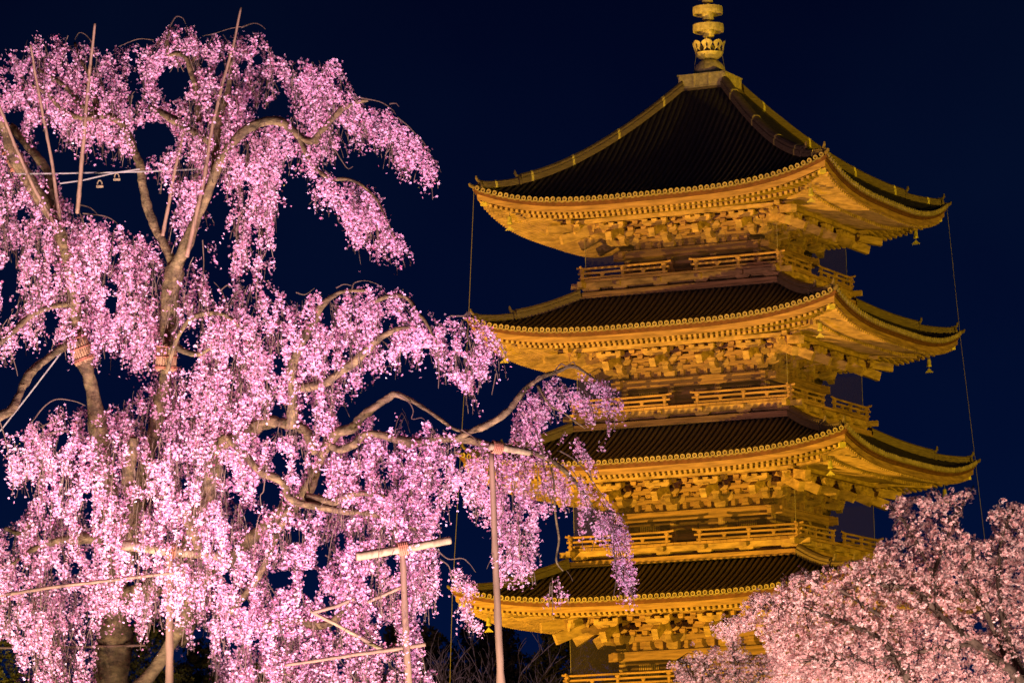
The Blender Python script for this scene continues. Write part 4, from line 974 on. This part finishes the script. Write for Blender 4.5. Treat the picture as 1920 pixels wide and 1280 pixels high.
R_L = [
 ([(2010, 1940, 50), (1995, 1700, 36), (1980, 1480, 28), (1962, 1345, 22)], 60.0, 60.0),
 ([(1962, 1345, 15), (1905, 1266, 10), (1852, 1224, 8.5), (1812, 1192, 7.5), (1780, 1167, 6.5), (1756, 1146, 6), (1736, 1122, 5.5), (1722, 1109, 5), (1690, 1098, 4), (1652, 1096, 3), (1600, 1090, 2)], 60.0, 58.8),
 ([(1968, 1360, 12), (1905, 1240, 8), (1880, 1150, 6), (1872, 1070, 5), (1880, 1000, 3), (1900, 955, 2)], 60.0, 60.5),
 ([(1965, 1420, 14), (1840, 1360, 13), (1722, 1290, 10), (1690, 1250, 8), (1666, 1212, 6), (1650, 1196, 5), (1600, 1172, 4), (1545, 1152, 3), (1480, 1132, 2), (1420, 1128, 1.4)], 60.0, 58.2),
 ([(1830, 1206, 5), (1760, 1215, 4), (1700, 1226, 3.5), (1650, 1232, 3), (1590, 1238, 2), (1530, 1235, 1.5)], 59.6, 58.4),
 ([(1758, 1148, 5), (1748, 1080, 4), (1712, 1005, 3), (1682, 962, 2.4), (1660, 944, 1.5)], 59.3, 59.6),
 ([(1748, 1080, 4), (1775, 1010, 3), (1800, 955, 2), (1826, 910, 1.2)], 59.4, 60.2),
 ([(1690, 1180, 4), (1630, 1140, 3.5), (1580, 1108, 3), (1530, 1090, 2), (1480, 1092, 1.5)], 59.0, 58.4),
 ([(1900, 1270, 6), (1850, 1150, 5), (1810, 1080, 4), (1830, 1030, 2)], 60.1, 60.0)]
R_M = [[(1392, 1140), (1402, 1125), (1425, 1112), (1445, 1118), (1470, 1095), (1492, 1078), (1530, 1072), (1560, 1062), (1590, 1062), (1612, 1050), (1640, 1042), (1652, 1018), (1668, 1012), (1690, 1004), (1682, 978), (1665, 966), (1660, 950), (1672, 940), (1690, 922), (1700, 936), (1735, 930), (1745, 912), (1762, 926), (1790, 932), (1810, 925), (1824, 906), (1830, 915), (1818, 938), (1802, 955), (1796, 975), (1802, 1000), (1825, 1002), (1832, 1016), (1840, 1022), (1850, 1010), (1868, 1000), (1864, 985), (1858, 965), (1864, 955), (1885, 943), (1902, 947), (1925, 948), (1960, 960), (1960, 1310), (1440, 1310), (1450, 1250), (1440, 1210), (1420, 1190), (1440, 1165), (1410, 1160)],
       [(1335, 1182), (1348, 1172), (1375, 1160), (1400, 1150), (1420, 1160), (1400, 1180), (1380, 1186), (1370, 1205), (1360, 1190)]]
R_E = [(1700, 1030, 8, 10), (1690, 1052, 12, 8), (1730, 1000, 9, 8), (1765, 990, 8, 14), (1780, 960, 10, 10), (1715, 955, 10, 8), (1640, 1075, 7, 6), (1440, 1145, 9, 7), (1460, 1185, 10, 7), (1840, 1040, 6, 6), (1870, 1030, 6, 8), (1520, 1110, 8, 5), (1590, 1215, 7, 6), (1835, 1175, 14, 10), (1870, 1110, 7, 10), (1800, 1140, 10, 7), (1720, 1060, 8, 8), (1755, 1050, 6, 10)]
RH = [(1450, 1120), (1530, 1100), (1600, 1090), (1680, 960), (1720, 1020), (1800, 950), (1700, 1090), (1780, 1080), (1880, 980), (1860, 1080), (1900, 1150), (1500, 1190), (1580, 1180), (1660, 1170), (1740, 1180), (1820, 1220), (1520, 1260), (1620, 1260), (1720, 1260), (1900, 1270), (1360, 1180)]
blossom_tree('cherry_tree', 'pale pink spreading cherry tree in full bloom at the lower right', (2010, 1940), 60.0, R_L, R_M, R_E, RH, 11000, 1320, 165, 890, 110, 'upright cherry trees in front of the pagoda')
S_L = [
 ([(1400, 1900, 16), (1405, 1600, 12), (1400, 1400, 9), (1392, 1320, 7)], 66.0, 66.0),
 ([(1392, 1330, 6), (1378, 1260, 3.5), (1372, 1210, 2.5), (1368, 1165, 1.4)], 66.0, 66.0),
 ([(1394, 1340, 6), (1350, 1280, 3), (1310, 1250, 2), (1270, 1236, 1.3)], 66.0, 65.6),
 ([(1392, 1320, 6), (1420, 1270, 3), (1450, 1240, 2), (1480, 1225, 1.4)], 66.0, 66.3)]
S_M = [[(1262, 1242), (1268, 1230), (1285, 1238), (1300, 1220), (1322, 1230), (1340, 1215), (1360, 1222), (1366, 1195), (1362, 1165), (1372, 1160), (1378, 1190), (1392, 1195), (1384, 1215), (1400, 1226), (1425, 1235), (1450, 1215), (1470, 1225), (1500, 1240), (1520, 1310), (1250, 1310), (1275, 1268)]]
blossom_tree('cherry_tree', 'small low cherry tree with sparse pink sprays in front of the lowest pagoda storey', (1400, 1900), 66.0, S_L, S_M, [(1385, 1245, 7, 8), (1330, 1255, 7, 7), (1430, 1260, 9, 6), (1300, 1262, 6, 6)], [(1290, 1250), (1350, 1240), (1370, 1180), (1420, 1260), (1480, 1250)], 1100, 1240, 80, 1140, 50, 'upright cherry trees in front of the pagoda')

# ------------------------------------------------------------------ dark wood behind
def bare_tree(x, ytop, d, label):
    b = P(x, 1700, d); b[2] = 0; h = P(x, ytop, d)[2]; T = tag(empty('bare_tree', tuple(b)), label, 'tree', 'bare trees behind the garden'); tr = MB(); br = MB()
    def grow(p, dr, ln, r, lev):
        pts = [p]; q = p.copy(); dv = dr.copy()
        for _ in range(4): dv = dv + rng.normal(0, .13, 3) + (0, 0, .05); dv /= np.linalg.norm(dv); q = q + dv * ln / 4; pts.append(q.copy())
        (tr if lev == 0 else br).tube(pts, np.linspace(r, r * .55, 5), 6 if lev < 2 else 3, False)
        if lev < 5:
            for k in range(3 if lev else 5):
                a = rng.uniform(0, 6.28); sp = rng.uniform(.45, .9); nd = dv + sp * np.array((math.cos(a), math.sin(a), rng.uniform(-.1, .4))); nd /= np.linalg.norm(nd)
                grow(pts[rng.integers(2, 5)], nd, ln * rng.uniform(.62, .8), r * .55, lev + 1)
    grow(np.zeros(3), np.array((0, 0, 1.0)), h * .36, h * .022, 0)
    zs = max(v[2] for v in br.v); k = h / zs
    for mb in (tr, br): mb.v = [(v[0] * k, v[1] * k, v[2] * k) for v in mb.v]
    tr.build('trunk', M_bare, T, True); br.build('crown', M_bare, T)
for x, yt, d, l in ((830, 1163, 225, 'bare tree left of the thin cable, its twigs against the night sky'), (905, 1172, 232, 'bare tree just behind the thin cable and the tall prop'), (985, 1205, 222, 'bare tree in the dark behind the tall prop'), (1060, 1230, 236, 'bare tree low in the dark beside the pagoda net'), (770, 1185, 240, 'bare tree at the right edge of the weeping blossom')):
    bare_tree(x, yt, d, l)
def leafy(x, ytop, d, wpx, label, pal, n, group, zlow=.12, name='evergreen_tree', lsz=.16):
    b = P(x, 1700, d); b[2] = 0; h = P(x, ytop, d)[2]; w = wpx * d / F_PX; T = tag(empty(name, tuple(b)), label, 'tree', group)
    m = MB(); m.tube([(0, 0, 0), (.1, 0, h * .4), (0, .1, h * .8)], [.02 * h, .015 * h, .006 * h], 8); m.build('trunk', M_bark2, T, True)
    nb = 60; bl = []
    for _ in range(nb):
        t = rng.uniform(zlow, 1) ; rr = w * math.sqrt(max(.03, 1 - ((t - .45) / .6) ** 2)) * rng.uniform(.3, 1); a = rng.uniform(0, 6.28); bl.append((rr * math.cos(a), rr * math.sin(a), h * t * .97, rng.uniform(.12, .26) * w + .2))
    bl = np.array(bl); idx = rng.integers(0, nb, n); v = rng.normal(0, 1, (n, 3)); v /= np.linalg.norm(v, axis=1)[:, None]
    C = bl[idx, :3] + v * bl[idx, 3:4] * rng.uniform(.6, 1.05, (n, 1)); f_ = Flowers(); 
    for c, nv in zip(C, v): f_.add(c + b, nv + rng.normal(0, .4, 3), rng.uniform(.6, 1.2) * lsz, rng.integers(0, len(pal)))
    f_.build('crown', T, pal, b, M_leaf)
DK = [(.035, .032, .022), (.05, .045, .028), (.022, .02, .016)]; OL = [(.07, .075, .012), (.10, .10, .016), (.045, .05, .012)]
for x, yt, d, w, l in ((1085, 1155, 255, 120, 'dark evergreen tree seen through the bird net left of the lowest storey'), (930, 1165, 275, 130, 'dark evergreen tree behind the bare trees'), (780, 1160, 270, 110, 'dark evergreen tree behind the right edge of the weeping blossom'), (1200, 1185, 270, 130, 'dark evergreen tree hidden mostly behind the lowest storey')):
    leafy(x, yt, d, w, l, OL if x == 1085 else DK, 5000, 'dark evergreens behind the pagoda', lsz=.24)
for x, yt, d, w, l, pl in ((-10, 1175, 95, 70, 'yellow green bushy tree at the lower left corner', [(.16, .15, .02), (.22, .19, .03), (.09, .09, .015)]), (270, 1150, 100, 95, 'dark leafy tree behind the dark trunk of the weeping cherry', [(.06, .055, .015), (.09, .08, .02), (.03, .03, .012)]), (385, 1168, 104, 60, 'dark leafy tree between the trunk and the blossom right of the first prop', [(.06, .055, .015), (.09, .08, .02), (.03, .03, .012)]), (520, 1225, 98, 120, 'olive leafy tree showing low through the blossom', [(.14, .12, .02), (.18, .15, .03), (.07, .06, .015)])):
    leafy(x, yt, d, w, l, pl, 6000, 'leafy trees behind the weeping cherry', lsz=.075)

# garden floodlights under the cherries, then two added fill lamps
G0 = np.array((1, 1, 0)); GZ = np.array((0, 0, .4))
flood('floodlight', P(-420, 1720, 48) * G0 + GZ, P(180, 520, 55.5), 9.5e3, (1.0, .66, .86), 60, .25, .7)
flood('floodlight', P(470, 1720, 47) * G0 + GZ, P(450, 400, 55), 11.0e3, (1.0, .57, .88), 52, .25, .7)
flood('floodlight', P(1150, 1720, 46) * G0 + GZ, P(850, 740, 54.5), 6.5e3, (.98, .70, .96), 58, .25)
flood('floodlight', P(-480, 1720, 49) * G0 + GZ, P(30, 1020, 54.5), 9.5e3, (1.0, .82, .60), 46, .2, .8)
flood('floodlight', P(760, 1720, 49) * G0 + GZ, P(640, 1000, 54), 6.0e3, (1.0, .80, .64), 56, .2, .8)
flood('floodlight', P(1600, 1800, 50) * G0 + GZ, P(1680, 1120, 59), 6.5e3, (1.0, .72, .60), 80, .25)
flood('floodlight', P(2150, 1800, 52) * G0 + GZ, P(1850, 1120, 60), 4.5e3, (1.0, .70, .58), 80, .25)
flood('floodlight', P(1250, 1800, 58) * G0 + GZ, P(1390, 1250, 66), 3.0e3, (1.0, .72, .62), 70, .25)  # added lamp, brightens only the small low cherry
flood('floodlight', P(150, 1720, 82) * G0 + GZ, P(250, 1230, 99), 7e3, (1.0, .80, .30), 110, .25)  # added low warm lamp for the leafy trees behind the weeping cherry
